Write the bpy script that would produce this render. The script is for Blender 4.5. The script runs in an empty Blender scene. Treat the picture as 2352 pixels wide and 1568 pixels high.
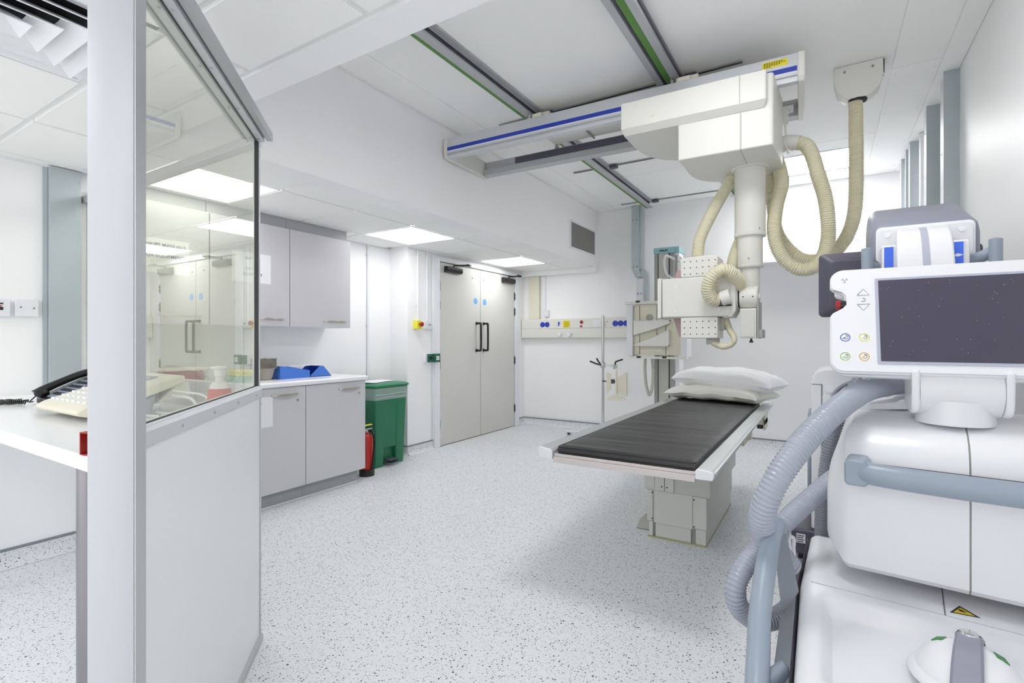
import bpy, bmesh, math, random
from mathutils import Vector, Matrix, Euler, noise
C = bpy.context.scene.collection
R = math.radians
# ---------------------------------------------------------------- camera, world, light, exposure
cd = bpy.data.cameras.new('camera'); cam = bpy.data.objects.new('camera', cd); C.objects.link(cam)
cam.location = (0, 0, 1.18); cam.rotation_euler = (R(90), 0, R(31.73))
cd.sensor_width = 36; cd.lens = 1163/2352*36; cd.shift_y = -3/2352; cd.clip_start = .05
bpy.context.scene.camera = cam
w = bpy.data.worlds.new('world'); bpy.context.scene.world = w; w.use_nodes = True
w.node_tree.nodes['Background'].inputs[0].default_value = (1, 1, 1, 1); w.node_tree.nodes['Background'].inputs[1].default_value = .72  # plain white fill world, added to light the room through its open rear end
vs = bpy.context.scene.view_settings
vs.view_transform = 'Standard'; vs.look = 'None'; vs.gamma = 1; vs.use_curve_mapping = False
vs.exposure = 1.12
cy = bpy.context.scene.cycles
cy.adaptive_threshold = .03; cy.max_bounces = 10; cy.diffuse_bounces = 7; cy.glossy_bounces = 4; cy.transparent_max_bounces = 12; cy.use_denoising = True
PANEL, PANEL_FILL, PANEL_BACK = 3.6, 8.4, 10.0      # strength of the low panels, the added high fill panel and the back panel
# ---------------------------------------------------------------- materials
def lin(v): v /= 255; return v/12.92 if v <= .04045 else ((v+.055)/1.055)**2.4
def mat(name, rgb, rough=.5, metal=0., spec=.5, bump=0., bscale=200., var=.02, coat=0., trans=0., alpha=1., stretch=None):
    m = bpy.data.materials.new(name); m.use_nodes = True; nt = m.node_tree; b = nt.nodes['Principled BSDF']
    col = tuple(lin(v) for v in rgb)+(1,)
    tc = nt.nodes.new('ShaderNodeTexCoord'); mp = nt.nodes.new('ShaderNodeMapping'); nt.links.new(tc.outputs['Object'], mp.inputs[0])
    if stretch: mp.inputs['Scale'].default_value = stretch
    n = nt.nodes.new('ShaderNodeTexNoise'); n.inputs['Scale'].default_value = 3.; n.inputs['Detail'].default_value = 3; nt.links.new(mp.outputs[0], n.inputs['Vector'])
    mx = nt.nodes.new('ShaderNodeMix'); mx.data_type = 'RGBA'
    mx.inputs[6].default_value = tuple(c*(1-var) for c in col[:3])+(1,); mx.inputs[7].default_value = tuple(min(1, c*(1+var)) for c in col[:3])+(1,)
    nt.links.new(n.outputs['Fac'], mx.inputs[0]); nt.links.new(mx.outputs[2], b.inputs['Base Color'])
    b.inputs['Roughness'].default_value = rough; b.inputs['Metallic'].default_value = metal; b.inputs['Specular IOR Level'].default_value = spec
    b.inputs['Coat Weight'].default_value = coat; b.inputs['Transmission Weight'].default_value = trans; b.inputs['Alpha'].default_value = alpha
    if bump:
        n2 = nt.nodes.new('ShaderNodeTexNoise'); n2.inputs['Scale'].default_value = bscale; n2.inputs['Detail'].default_value = 4; nt.links.new(mp.outputs[0], n2.inputs['Vector'])
        bp = nt.nodes.new('ShaderNodeBump'); bp.inputs['Strength'].default_value = bump; bp.inputs['Distance'].default_value = .002
        nt.links.new(n2.outputs['Fac'], bp.inputs['Height']); nt.links.new(bp.outputs[0], b.inputs['Normal'])
    return m
M = {}
M['wall'] = mat('wall_paint', (246, 246, 247), .45, spec=.3, bump=.05, bscale=60)
M['hiceil'] = mat('ceiling_paint', (250, 250, 249), .7, spec=.2, bump=.04)
M['tile'] = mat('ceiling_tile_board', (249, 249, 248), .85, spec=.15, bump=.35, bscale=350)
M['tbar'] = mat('ceiling_grid_metal', (234, 235, 235), .5, spec=.3)
M['trim'] = mat('skirting_cap', (128, 131, 138), .5)
M['doorm'] = mat('door_laminate', (214, 213, 208), .38, spec=.45, bump=.05)
M['frame'] = mat('white_gloss', (236, 238, 242), .35, spec=.4)
M['black'] = mat('black_plastic', (28, 28, 30), .3, spec=.5)
M['blackmet'] = mat('black_metal', (40, 40, 42), .4, metal=.3)
M['dark'] = mat('dark_void', (22, 22, 24), .8)
M['blue'] = mat('blue_plastic', (36, 62, 178), .35)
M['bluedot'] = mat('door_disc_blue', (112, 176, 228), .4)
M['cab'] = mat('cabinet_laminate', (208, 208, 211), .4, spec=.4, bump=.03)
M['cabup'] = mat('wall_cabinet_laminate', (204, 202, 208), .3, spec=.45, bump=.03)
M['cabedge'] = mat('cabinet_filler', (178, 179, 184), .45)
M['plinth'] = mat('plinth_laminate', (160, 164, 168), .4)
M['top'] = mat('worktop_laminate', (242, 243, 246), .22, spec=.5)
M['chrome'] = mat('chrome', (215, 215, 215), .12, metal=1)
M['steel'] = mat('polished_steel_leg', (150, 148, 152), .22, metal=1)
M['nickel'] = mat('brushed_nickel', (205, 200, 188), .28, metal=1)
M['alu'] = mat('anodised_aluminium', (208, 210, 214), .42, metal=.3, bump=.1, bscale=90, stretch=(1, 1, .05))
M['aludk'] = mat('aluminium_rail', (186, 188, 190), .4, metal=.25)
M['galv'] = mat('galvanised_steel', (184, 193, 197), .42, metal=.3, bump=.15, bscale=80, var=.12)
M['post'] = mat('post_powder_coat', (190, 191, 197), .38, spec=.5, metal=.1)
M['white'] = mat('white_plastic', (229, 230, 234), .3, spec=.5)
M['whitem'] = mat('white_matt_plastic', (228, 229, 232), .5, spec=.4)
M['panelw'] = mat('partition_panel', (228, 231, 233), .3, spec=.4)
M['cream'] = mat('cream_enamel', (226, 225, 219), .42, spec=.4, bump=.02)
M['cream2'] = mat('cream_plastic', (228, 224, 206), .45, spec=.4)
M['hosec'] = mat('cream_hose', (218, 213, 186), .35, spec=.5)
M['hoseg'] = mat('grey_hose', (166, 172, 184), .22, spec=.6)
M['hosegd'] = mat('dark_grey_hose', (132, 136, 146), .22, spec=.6)
M['greyb'] = mat('blue_grey_plastic', (148, 159, 173), .35, spec=.45)
M['greyp'] = mat('grey_plastic', (140, 143, 156), .4, spec=.45)
M['greyf'] = mat('grey_flat_panel', (140, 146, 154), .45)
M['charc'] = mat('charcoal_plastic', (84, 82, 96), .4, spec=.4)
M['screen'] = mat('screen_glass', (72, 68, 84), .22, spec=.5, var=.03)
M['bezel'] = mat('screen_bezel', (176, 180, 196), .4)
M['matt'] = mat('black_vinyl', (52, 51, 52), .42, spec=.5, bump=.25, bscale=25, stretch=(.5, 3, 1))
M['pillow'] = mat('white_pillow_cotton', (247, 248, 250), .85, spec=.1, bump=.2, bscale=300)
M['pillow2'] = mat('cream_pillow_cotton', (244, 243, 237), .85, spec=.1, bump=.2, bscale=300)
M['tabletop'] = mat('table_laminate', (206, 199, 198), .35)
M['tablerail'] = mat('table_rail', (208, 214, 212), .4, metal=.15)
M['pedg'] = mat('pedestal_enamel', (204, 204, 198), .45)
M['pedl'] = mat('pedestal_light_enamel', (214, 214, 209), .45)
M['tan'] = mat('yellowed_sealant', (182, 180, 144), .7)
M['seam'] = mat('seam_gasket', (158, 158, 148), .7)
M['green'] = mat('green_bin_plastic', (42, 118, 86), .4, spec=.45, bump=.05)
M['greenlid'] = mat('green_lid_plastic', (34, 122, 82), .3, spec=.5)
M['greens'] = mat('green_strip', (88, 138, 62), .5, var=.12)
M['greenu'] = mat('green_callpoint', (40, 104, 84), .35)
M['greenp'] = mat('green_label', (52, 128, 64), .4)
M['red'] = mat('red_enamel', (188, 42, 36), .3)
M['redpl'] = mat('red_plastic', (160, 34, 34), .35)
M['redsoap'] = mat('red_soap_bottle', (206, 72, 66), .3)
M['yellow'] = mat('yellow_label', (238, 222, 30), .5)
M['yellowb'] = mat('yellow_plastic', (232, 226, 60), .45)
M['paper'] = mat('paper', (238, 238, 243), .8, spec=.1)
M['ink'] = mat('ink', (40, 40, 44), .7)
M['inkg'] = mat('grey_ink', (110, 112, 122), .7)
M['pulp'] = mat('grey_pulp', (168, 163, 155), .95, spec=.05, bump=.6, bscale=150)
M['blueb'] = mat('blue_file_card', (72, 124, 216), .45)
M['liner'] = mat('bin_liner', (225, 235, 235), .15, spec=.6, alpha=.35)
M['persp'] = mat('pink_tinted_collimator', (186, 160, 158), .2, spec=.6)
M['teal'] = mat('teal_cap', (144, 188, 192), .4)
M['colface'] = mat('column_face', (186, 187, 178), .45)
M['colside'] = mat('column_side', (160, 161, 158), .45, metal=.2)
M['vent'] = mat('vent_mesh', (138, 138, 130), .6, metal=.2)
M['grommet'] = mat('gasket', (58, 60, 62), .6)
M['glowg'] = mat('yellow_print', (214, 186, 46), .5)
M['orange'] = mat('orange_print', (216, 168, 60), .5)
M['limep'] = mat('lime_print', (148, 196, 84), .5)
M['yelp'] = mat('pale_yellow_print', (226, 218, 90), .5)
M['bluep'] = mat('blue_print', (52, 84, 200), .5)
M['label'] = mat('blue_label', (66, 112, 232), .4)
M['tealwrap'] = mat('teal_wrap', (120, 196, 180), .3, spec=.5)
M['clearbag'] = mat('clear_bag', (230, 236, 238), .12, spec=.7, alpha=.55, bump=.5, bscale=40)
M['cord'] = mat('black_rubber', (26, 26, 28), .35)
M['phonegrey'] = mat('phone_key_panel', (128, 140, 160), .4)
M['salmon'] = mat('red_knob', (196, 60, 50), .35)
def emis(name, s, c=(1, 1, 1)):
    m = bpy.data.materials.new(name); m.use_nodes = True; nt = m.node_tree; nt.nodes.clear()
    e = nt.nodes.new('ShaderNodeEmission'); o = nt.nodes.new('ShaderNodeOutputMaterial'); e.inputs[0].default_value = c+(1,); e.inputs[1].default_value = s
    n = nt.nodes.new('ShaderNodeTexNoise'); n.inputs['Scale'].default_value = 2
    mr = nt.nodes.new('ShaderNodeMapRange'); mr.inputs[3].default_value = s*.97; mr.inputs[4].default_value = s*1.03
    nt.links.new(n.outputs['Fac'], mr.inputs[0]); nt.links.new(mr.outputs[0], e.inputs[1]); nt.links.new(e.outputs[0], o.inputs[0]); return m
M['lamp'] = emis('light_diffuser', PANEL); M['lamp_fill'] = emis('fill_diffuser', PANEL_FILL); M['lamp_back'] = emis('light_diffuser_back', PANEL_BACK)
def floor_mat():
    m = bpy.data.materials.new('speckled_vinyl'); m.use_nodes = True; nt = m.node_tree; b = nt.nodes['Principled BSDF']
    L = nt.links.new; N = nt.nodes.new
    tc = N('ShaderNodeTexCoord')
    def specks(scale, keep, size):
        v = N('ShaderNodeTexVoronoi'); v.inputs['Scale'].default_value = scale; v.inputs['Randomness'].default_value = 1; L(tc.outputs['Object'], v.inputs['Vector'])
        sp = N('ShaderNodeSeparateColor'); L(v.outputs['Color'], sp.inputs[0])
        a = N('ShaderNodeMath'); a.operation = 'LESS_THAN'; a.inputs[1].default_value = keep; L(sp.outputs[0], a.inputs[0])
        sz = N('ShaderNodeMath'); sz.operation = 'MULTIPLY'; sz.inputs[1].default_value = size; L(sp.outputs[1], sz.inputs[0])
        d = N('ShaderNodeMath'); d.operation = 'LESS_THAN'; L(v.outputs['Distance'], d.inputs[0]); L(sz.outputs[0], d.inputs[1])
        g = N('ShaderNodeMath'); g.operation = 'MULTIPLY'; L(a.outputs[0], g.inputs[0]); L(d.outputs[0], g.inputs[1]); return g.outputs[0]
    base = N('ShaderNodeTexNoise'); base.inputs['Scale'].default_value = 1.2; L(tc.outputs['Object'], base.inputs['Vector'])
    mx = N('ShaderNodeMix'); mx.data_type = 'RGBA'; mx.inputs[6].default_value = (lin(225), lin(227), lin(230), 1); mx.inputs[7].default_value = (lin(232), lin(234), lin(237), 1); L(base.outputs['Fac'], mx.inputs[0])
    cur = mx.outputs[2]
    for sc, kp, sz, col in ((210, .55, .5, (196, 198, 204)), (150, .38, .48, (150, 152, 158)), (120, .2, .42, (92, 92, 96)), (95, .10, .40, (48, 48, 50))):
        k = N('ShaderNodeMix'); k.data_type = 'RGBA'; L(specks(sc, kp, sz), k.inputs[0]); L(cur, k.inputs[6]); k.inputs[7].default_value = tuple(lin(c) for c in col)+(1,); cur = k.outputs[2]
    L(cur, b.inputs['Base Color']); b.inputs['Roughness'].default_value = .42; b.inputs['Specular IOR Level'].default_value = .35
    n2 = N('ShaderNodeTexNoise'); n2.inputs['Scale'].default_value = 90; L(tc.outputs['Object'], n2.inputs['Vector'])
    bp = N('ShaderNodeBump'); bp.inputs['Strength'].default_value = .15; bp.inputs['Distance'].default_value = .001; L(n2.outputs['Fac'], bp.inputs['Height']); L(bp.outputs[0], b.inputs['Normal'])
    return m
M['floor'] = floor_mat()
def glass_mat(name, refl, tint):
    m = bpy.data.materials.new(name); m.use_nodes = True; nt = m.node_tree; nt.nodes.clear(); N = nt.nodes.new; L = nt.links.new
    o = N('ShaderNodeOutputMaterial'); t = N('ShaderNodeBsdfTransparent'); g = N('ShaderNodeBsdfGlossy'); mx = N('ShaderNodeMixShader')
    t.inputs[0].default_value = tint+(1,); g.inputs['Roughness'].default_value = 0.0; g.inputs[0].default_value = (1, 1, .97, 1)
    lw = N('ShaderNodeFresnel'); lw.inputs[0].default_value = 1.55
    mr = N('ShaderNodeMapRange'); mr.inputs[1].default_value = 0; mr.inputs[2].default_value = 1; mr.inputs[3].default_value = refl; mr.inputs[4].default_value = 1
    L(lw.outputs[0], mr.inputs[0]); ge = N('ShaderNodeNewGeometry'); sb = N('ShaderNodeMath'); sb.operation = 'SUBTRACT'; sb.inputs[0].default_value = 1; L(ge.outputs['Backfacing'], sb.inputs[1]); mu_ = N('ShaderNodeMath'); mu_.operation = 'MULTIPLY'; L(mr.outputs[0], mu_.inputs[0]); L(sb.outputs[0], mu_.inputs[1]); L(mu_.outputs[0], mx.inputs[0]); L(t.outputs[0], mx.inputs[1]); L(g.outputs[0], mx.inputs[2]); L(mx.outputs[0], o.inputs[0]); return m
M['lead'] = glass_mat('lead_glass', .34, (.95, .96, .90))
M['glass2'] = glass_mat('lead_glass_side', .06, (.95, .96, .92))
# ---------------------------------------------------------------- mesh helpers
class B:
    def __init__(s): s.v = []; s.f = []; s.M = None
    def add(s, vs_, fs):
        o = len(s.v); s.v += [Vector(p) if s.M is None else s.M @ Vector(p) for p in vs_]; s.f += [tuple(i+o for i in f) for f in fs]; return s
    def box(s, x0, x1, y0, y1, z0, z1):
        return s.add([(x, y, z) for z in (z0, z1) for y in (y0, y1) for x in (x0, x1)], [(0, 2, 3, 1), (4, 5, 7, 6), (0, 1, 5, 4), (2, 6, 7, 3), (0, 4, 6, 2), (1, 3, 7, 5)])
    def prism(s, pts, a, b, ax='z'):   # pts in the two other axes (order x,y / x,z / y,z)
        def P(p, t): return {'z': (p[0], p[1], t), 'y': (p[0], t, p[1]), 'x': (t, p[0], p[1])}[ax]
        n = len(pts); vs_ = [P(p, a) for p in pts]+[P(p, b) for p in pts]
        return s.add(vs_, [tuple(range(n))[::-1], tuple(range(n, 2*n))]+[(i, (i+1) % n, n+(i+1) % n, n+i) for i in range(n)])
    def loft(s, rings, cap=True, close=True):
        n = len(rings[0]); vs_ = [p for r in rings for p in r]; fs = []
        for k in range(len(rings)-1):
            for i in range(n if close else n-1): fs.append((k*n+i, k*n+(i+1) % n, (k+1)*n+(i+1) % n, (k+1)*n+i))
        if cap: fs += [tuple(range(n))[::-1], tuple((len(rings)-1)*n+i for i in range(n))]
        return s.add(vs_, fs)
    def cyl(s, p0, p1, r, seg=20, r2=None, prof=None):
        p0, p1 = Vector(p0), Vector(p1); d = (p1-p0); L_ = d.length; q = d.normalized().to_track_quat('Z', 'Y')
        prof = prof or [(0, r), (1, r if r2 is None else r2)]
        return s.loft([[p0+q @ Vector((rr*math.cos(2*math.pi*i/seg), rr*math.sin(2*math.pi*i/seg), t*L_)) for i in range(seg)] for t, rr in prof])
    def tube(s, pts, r, seg=10, n=6, pitch=None, depth=.1, smooth=True):
        P = catmull(pts, n) if smooth else [Vector(p) for p in pts]
        if pitch:
            step = pitch/4; P = resample(P, step); rad = [r*(1-depth*(0, .55, 1, .55)[k % 4]) for k in range(len(P))]
        else: rad = [r]*len(P) if not callable(r) else [r(k/(len(P)-1)) for k in range(len(P))]
        T = [(P[min(i+1, len(P)-1)]-P[max(i-1, 0)]).normalized() for i in range(len(P))]
        nrm = T[0].orthogonal().normalized(); rings = []
        for i, p in enumerate(P):
            nrm = (nrm-T[i]*nrm.dot(T[i])).normalized(); bn = T[i].cross(nrm)
            rings.append([p+rad[i]*(math.cos(2*math.pi*j/seg)*nrm+math.sin(2*math.pi*j/seg)*bn) for j in range(seg)])
        return s.loft(rings)
    def lathe(s, prof, c, seg=24):
        return s.loft([[(c[0]+r*math.cos(2*math.pi*i/seg), c[1]+r*math.sin(2*math.pi*i/seg), c[2]+z) for i in range(seg)] for r, z in prof])
    def sphere(s, c, r, seg=12, sx=1, sy=1, sz=1):
        k = seg//2; return s.loft([[(c[0]+sx*r*math.sin(math.pi*(j+.02)/(k+.04))*math.cos(2*math.pi*i/seg), c[1]+sy*r*math.sin(math.pi*(j+.02)/(k+.04))*math.sin(2*math.pi*i/seg), c[2]-sz*r*math.cos(math.pi*(j+.02)/(k+.04))) for i in range(seg)] for j in range(k+1)])
def catmull(pts, n=6):
    P = [Vector(p) for p in pts]; P = [P[0]*2-P[1]]+P+[P[-1]*2-P[-2]]; out = []
    for i in range(1, len(P)-2):
        for k in range(n):
            t = k/n; a, b, c, d = P[i-1:i+3]
            out.append(.5*((2*b)+(c-a)*t+(2*a-5*b+4*c-d)*t*t+(3*b-a-3*c+d)*t**3))
    out.append(P[-2]); return out
def resample(P, step):
    out = [P[0]]; acc = 0
    for i in range(1, len(P)):
        a, b = P[i-1], P[i]; L_ = (b-a).length; t = step-acc
        while t <= L_: out.append(a.lerp(b, t/L_)); t += step
        acc = L_-(t-step)
    return out
def rrect(x0, x1, y0, y1, r, n=4):
    out = []
    for cx, cy, a in ((x1-r, y0+r, -90), (x1-r, y1-r, 0), (x0+r, y1-r, 90), (x0+r, y0+r, 180)):
        for k in range(n+1): t = R(a+90*k/n); out.append((cx+r*math.cos(t), cy+r*math.sin(t)))
    return out
def obj(name, b, m, parent=None, bevel=0, seg=2, smooth=True, label=None, kind=None, sub=0, angle=35):
    me = bpy.data.meshes.new(name)
    inv = world(parent).inverted() if parent else Matrix.Identity(4)
    me.from_pydata([inv @ v for v in b.v], [], b.f); me.validate()
    bm = bmesh.new(); bm.from_mesh(me); bmesh.ops.recalc_face_normals(bm, faces=bm.faces); bm.to_mesh(me); bm.free()
    me.materials.append(M[m] if isinstance(m, str) else m)
    o = bpy.data.objects.new(name, me); C.objects.link(o)
    if parent: o.parent = parent
    if smooth:
        me.polygons.foreach_set('use_smooth', [True]*len(me.polygons)); me.set_sharp_from_angle(angle=R(angle))
    if bevel:
        md = o.modifiers.new('bevel', 'BEVEL'); md.width = bevel; md.segments = seg; md.limit_method = 'ANGLE'; md.angle_limit = R(40); md.harden_normals = False
    if sub:
        md = o.modifiers.new('subdivision', 'SUBSURF'); md.levels = sub; md.render_levels = sub
    if label: o['label'] = label
    if kind: o['kind'] = kind
    return o
def world(o):
    m = Matrix.Identity(4)
    while o: m = Matrix.LocRotScale(o.location, o.rotation_euler, o.scale) @ m; o = o.parent
    return m
def thing(name, label, cat, loc=(0, 0, 0), rz=0, group=None):
    o = bpy.data.objects.new(name, None); C.objects.link(o); o.empty_display_size = .1; o.location = loc; o.rotation_euler = (0, 0, rz)
    tag(o, label, cat, group); return o
def tag(o, label, cat, group=None):
    o['label'] = label; o['category'] = cat
    if group: o['group'] = group
    return o
def struct(name, b, m, parent=None, bevel=0, label=None, smooth=False):
    o = obj(name, b, m, parent, bevel=bevel, smooth=smooth)
    if parent is None: o['kind'] = 'structure'
    if label: o['label'] = label
    return o
def copy_tree(o, parent=None):
    c = o.copy(); C.objects.link(c); c.parent = parent
    for ch in KIDS(o): copy_tree(ch, c)
    return c
def KIDS(o): return [k for k in C.objects if k.parent == o]
def text(name, s, size, m, parent, loc, rot, align='CENTER', bold=0, spacing=1):
    cu = bpy.data.curves.new(name, 'FONT'); cu.body = s; cu.size = size; cu.align_x = align; cu.extrude = .0003; cu.offset = bold; cu.space_character = spacing
    tmp = bpy.data.objects.new('tmp', cu); C.objects.link(tmp); bpy.context.view_layer.update()
    me = bpy.data.meshes.new_from_object(tmp.evaluated_get(bpy.context.evaluated_depsgraph_get())); bpy.data.objects.remove(tmp); bpy.data.curves.remove(cu)
    me.transform(world(parent).inverted() @ Matrix.LocRotScale(Vector(loc), Euler(rot), None)); me.materials.clear(); me.materials.append(M[m])
    o = bpy.data.objects.new(name, me); C.objects.link(o); o.parent = parent; o['kind'] = 'stuff'; return o
# ================================================================ SETTING
CH, CL = 2.84, 2.135
WX = 0.70
struct('floor', B().box(-3.95, .8, -2.4, 6.35, -.1, 0), 'floor')
b = B()
b.box(-3.75, -3.62, -2.4, 1.20, 0, CH+.1).box(-3.99, -3.89, 1.20, 3.85, 0, CH+.1)
b.box(-3.99, -3.64, 3.85, 4.30, 0, CH+.1).box(-3.99, -3.64, 4.30, 5.96, 2.075, CH+.1).box(-3.99, -3.64, 5.96, 6.35, 0, CH+.1).box(-3.99, -3.72, 4.30, 5.96, 0, 2.075)
b.box(-3.89, -3.75, 1.1, 1.2, 0, CH+.1)
struct('wall_left', b, 'wall')
wb = struct('wall_back', B().box(-3.95, .8, 6.216, 6.35, 0, CH+.1), 'wall')
struct('wall_right', B().box(WX, .85, -2.4, 6.35, 0, CH+.1), 'wall')
struct('trim_1', B().box(-3.60, -2.52, 6.10, 6.216, 2.066, CL).box(-3.64, -3.60, 6.10, 6.216, 2.066, CL), 'wall', bevel=.006)
struct('trim_2', B().box(-2.52, WX, 6.204, 6.216, .09, 2.055), 'wall')
# skirtings: coved vinyl with a grey capping strip
def cove(b, p0, p1, nrm, h=.085):
    p0, p1, nrm = Vector(p0+(0,)), Vector(p1+(0,)), Vector(nrm+(0,)); rings = []
    for p in (p0, p1): rings.append([p+nrm*o+Vector((0, 0, z)) for o, z in ((.0, 0), (.05, .001), (.03, .006), (.014, .018), (.008, .035), (.006, h), (0, h))])
    b.loft(rings)
def cap(b, p0, p1, nrm, h=.085):
    p0, p1, nrm = Vector(p0+(0,)), Vector(p1+(0,)), Vector(nrm+(0,)); rings = []
    for p in (p0, p1): rings.append([p+nrm*o+Vector((0, 0, z)) for o, z in ((0, h), (.009, h), (.012, h+.004), (.009, h+.011), (0, h+.013))])
    b.loft(rings)
def skirt(name, runs):
    b1, b2 = B(), B()
    for p0, p1, n in runs: cove(b1, p0, p1, n); cap(b2, p0, p1, n)
    o = struct(name, b1, 'floor', smooth=True); obj('capping_strip', b2, 'trim', o)
skirt('baseboard_left', [((-3.62, -2.4), (-3.62, 1.14), (1, 0)), ((-3.64, 3.85), (-3.64, 4.235), (1, 0)), ((-3.64, 6.04), (-3.64, 6.204), (1, 0)), ((-3.89, 1.2), (-3.89, 1.24), (1, 0)), ((-3.89, 3.04), (-3.89, 3.85), (1, 0)), ((-3.89, 3.85), (-3.64, 3.85), (0, -1))])
skirt('baseboard_back', [((-3.64, 6.204), (WX, 6.204), (0, -1))])
skirt('baseboard_right', [((WX, -2.4), (WX, 6.204), (-1, 0))])
# low tiled ceiling
low = struct('ceiling', B().prism([(-3.95, -2.45), (.75, -2.45), (.75, 1.06), (-2.69, 1.06), (-2.69, 6.15), (-3.95, 6.15)], CL+.012, CL+.06), 'tbar')
XL = [-3.62, -3.545, -2.945, -2.345, -1.745, -1.145, -.545, .055, .655, .70]
YA = [-2.4, -2.23, -1.63, -1.03, -.43, .17, .77, 1.049]
def tile(x0, x1, y0, y1, wallx0=False):
    g = .0125; a0, a1 = x0+g, x1-g; b0, b1 = y0+g, y1-g
    o = obj('tile', B().box(a0, a1, b0, b1, CL, CL+.015), 'tile', low, smooth=False, bevel=.0015, seg=1)
LOWLAMPS = [(-3.245, 1.67), (-3.245, 3.475), (-3.245, 5.28), (-1.445, -.13-.6), (-.245, -.13-.6), (-3.245, -.73), (-.245, -1.93), (-2.645, -1.93)]
def has_lamp(cx, cy_): return any(abs(cx-a) < .1 and abs(cy_-b_) < .1 for a, b_ in LOWLAMPS)
for i in range(len(XL)-1):
    for j in range(len(YA)-1):
        cx, cyy = (XL[i]+XL[i+1])/2, (YA[j]+YA[j+1])/2
        if has_lamp(cx, cyy) or (abs(cx+2.045) < .1 and abs(cyy-.47) < .1): continue
        if XL[i+1] < -2.6 and YA[j] > .7: continue
        tile(XL[i], XL[i+1], YA[j], YA[j+1])
YB = [.77, 1.37, 1.97, 2.575, 3.175, 3.775, 4.38, 4.98, 5.58, 6.10]
for j in range(len(YB)-1):
    for x0, x1 in ((-3.89, -3.545), (-3.545, -2.945), (-2.945, -2.678)):
        if has_lamp((x0+x1)/2, (YB[j]+YB[j+1])/2): continue
        if YB[j+1] > 3.9 and x0 < -3.8: x0 = -3.64
        if YB[j] < 1. and x0 > -3.: tile(x0, x1, 1.049-.024, 1.37); continue
        if YB[j] < 1. and x0 < -3.8: x0 = -3.62
        tile(x0, x1, YB[j], YB[j+1])
struct('trim_3', B().prism([(-2.69, 1.06), (WX, 1.06), (WX, 1.18), (-2.52, 1.18), (-2.52, 6.216), (-2.69, 6.216)], CL, CL+.03), 'wall')
struct('trim_4', B().box(-2.56, -2.52, 1.14, 6.216, CL+.03, CH+.02).box(-2.52, WX, 1.14, 1.18, CL+.03, CH+.02), 'wall')
struct('trim_5', B().box(-3.62, -3.604, -2.4, 1.16, CL-.012, CL).box(-3.64, -3.62, 3.86, 6.1, CL-.010, CL).box(-3.89, -3.874, 1.2, 3.85, CL-.010, CL), 'tbar')
# high ceiling in panels with fine joints and a screwed access panel
hc = struct('ceiling_high', B().box(-2.6, .8, 1.1, 6.3, CH+.006, CH+.1), 'hiceil')
def cpanel(x0, x1, y0, y1, nm='panel'):
    g = .0032; return obj(nm, B().box(x0+g, x1-g, y0+g, y1-g, CH, CH+.006), 'hiceil', hc, smooth=False)
cpanel(-2.52, -2.503, 1.18, 6.216); cpanel(-2.503, -2.267, 1.18, 6.216); cpanel(-2.267, .345, 1.18, 4.99)
cpanel(-2.267, -.42, 4.99, 6.216); cpanel(-.42, .24, 4.99, 5.20); cpanel(-.42, .24, 5.86, 6.216); cpanel(.24, .345, 4.99, 6.216)
cpanel(.345, .588, 1.18, 3.858); ap = cpanel(.345, .588, 3.858, 6.12, 'access_panel'); ap['label'] = 'white screwed access panel'; cpanel(.345, .588, 6.12, 6.216); cpanel(.588, WX, 1.18, 6.216)
sc = B()
for yy in (3.95, 4.6, 5.3, 6.0):
    for xx in (.372, .561): sc.cyl((xx, yy, CH), (xx, yy, CH-.002), .006, 10)
obj('screw', sc, 'tbar', ap, kind='stuff')
# recessed light panels
def lamp(cx, cy_, z, label, group=None, w=.57):
    t = thing('ceiling_light', label, 'ceiling light', (cx, cy_, z), 0, group)
    h = w/2
    obj('diffuser', B().box(cx-h, cx+h, cy_-h, cy_+h, z-.001, z+.004), ('lamp_back' if cy_ > 5 else 'lamp_fill') if z > 2.5 else 'lamp', t, smooth=False)
    f = B()
    for (x0, x1, y0, y1) in ((-h-.012, -h, -h-.012, h+.012), (h, h+.012, -h-.012, h+.012), (-h, h, -h-.012, -h), (-h, h, h, h+.012)): f.box(cx+x0, cx+x1, cy_+y0, cy_+y1, z-.003, z+.006)
    obj('frame', f, 'tbar', t, smooth=False); return t
lamp(-3.245, 1.67, CL, 'square light panel above the wall cupboards, beside the glass screen')
lamp(-3.245, 3.475, CL, 'square light panel in the tiled ceiling, between the cupboards and the doors')
lamp(-3.245, 5.28, CL, 'square light panel in the tiled ceiling, beside the double doors')
for (a, b_), w_ in zip(LOWLAMPS[3:], ('over the middle of the booth entrance', 'by the right wall', 'over the left wall of the booth', 'at the rear by the right wall', 'at the rear on the left')): lamp(a, b_, CL, 'square fill light panel added behind the viewpoint, '+w_, 'added fill panels behind the viewpoint')  # out-of-view panels added to brighten the room
lamp(-.09, 5.53, CH, 'bright light panel in the high ceiling, behind the hanging hoses')
for a, b_, w_ in ((-.42, 1.95, 'right of the broad rail'),): lamp(a, b_, CH, 'square fill light panel added in the near end of the high ceiling, '+w_, 'added high fill panels near the booth')  # unseen panel added to brighten the far end of the room
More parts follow.
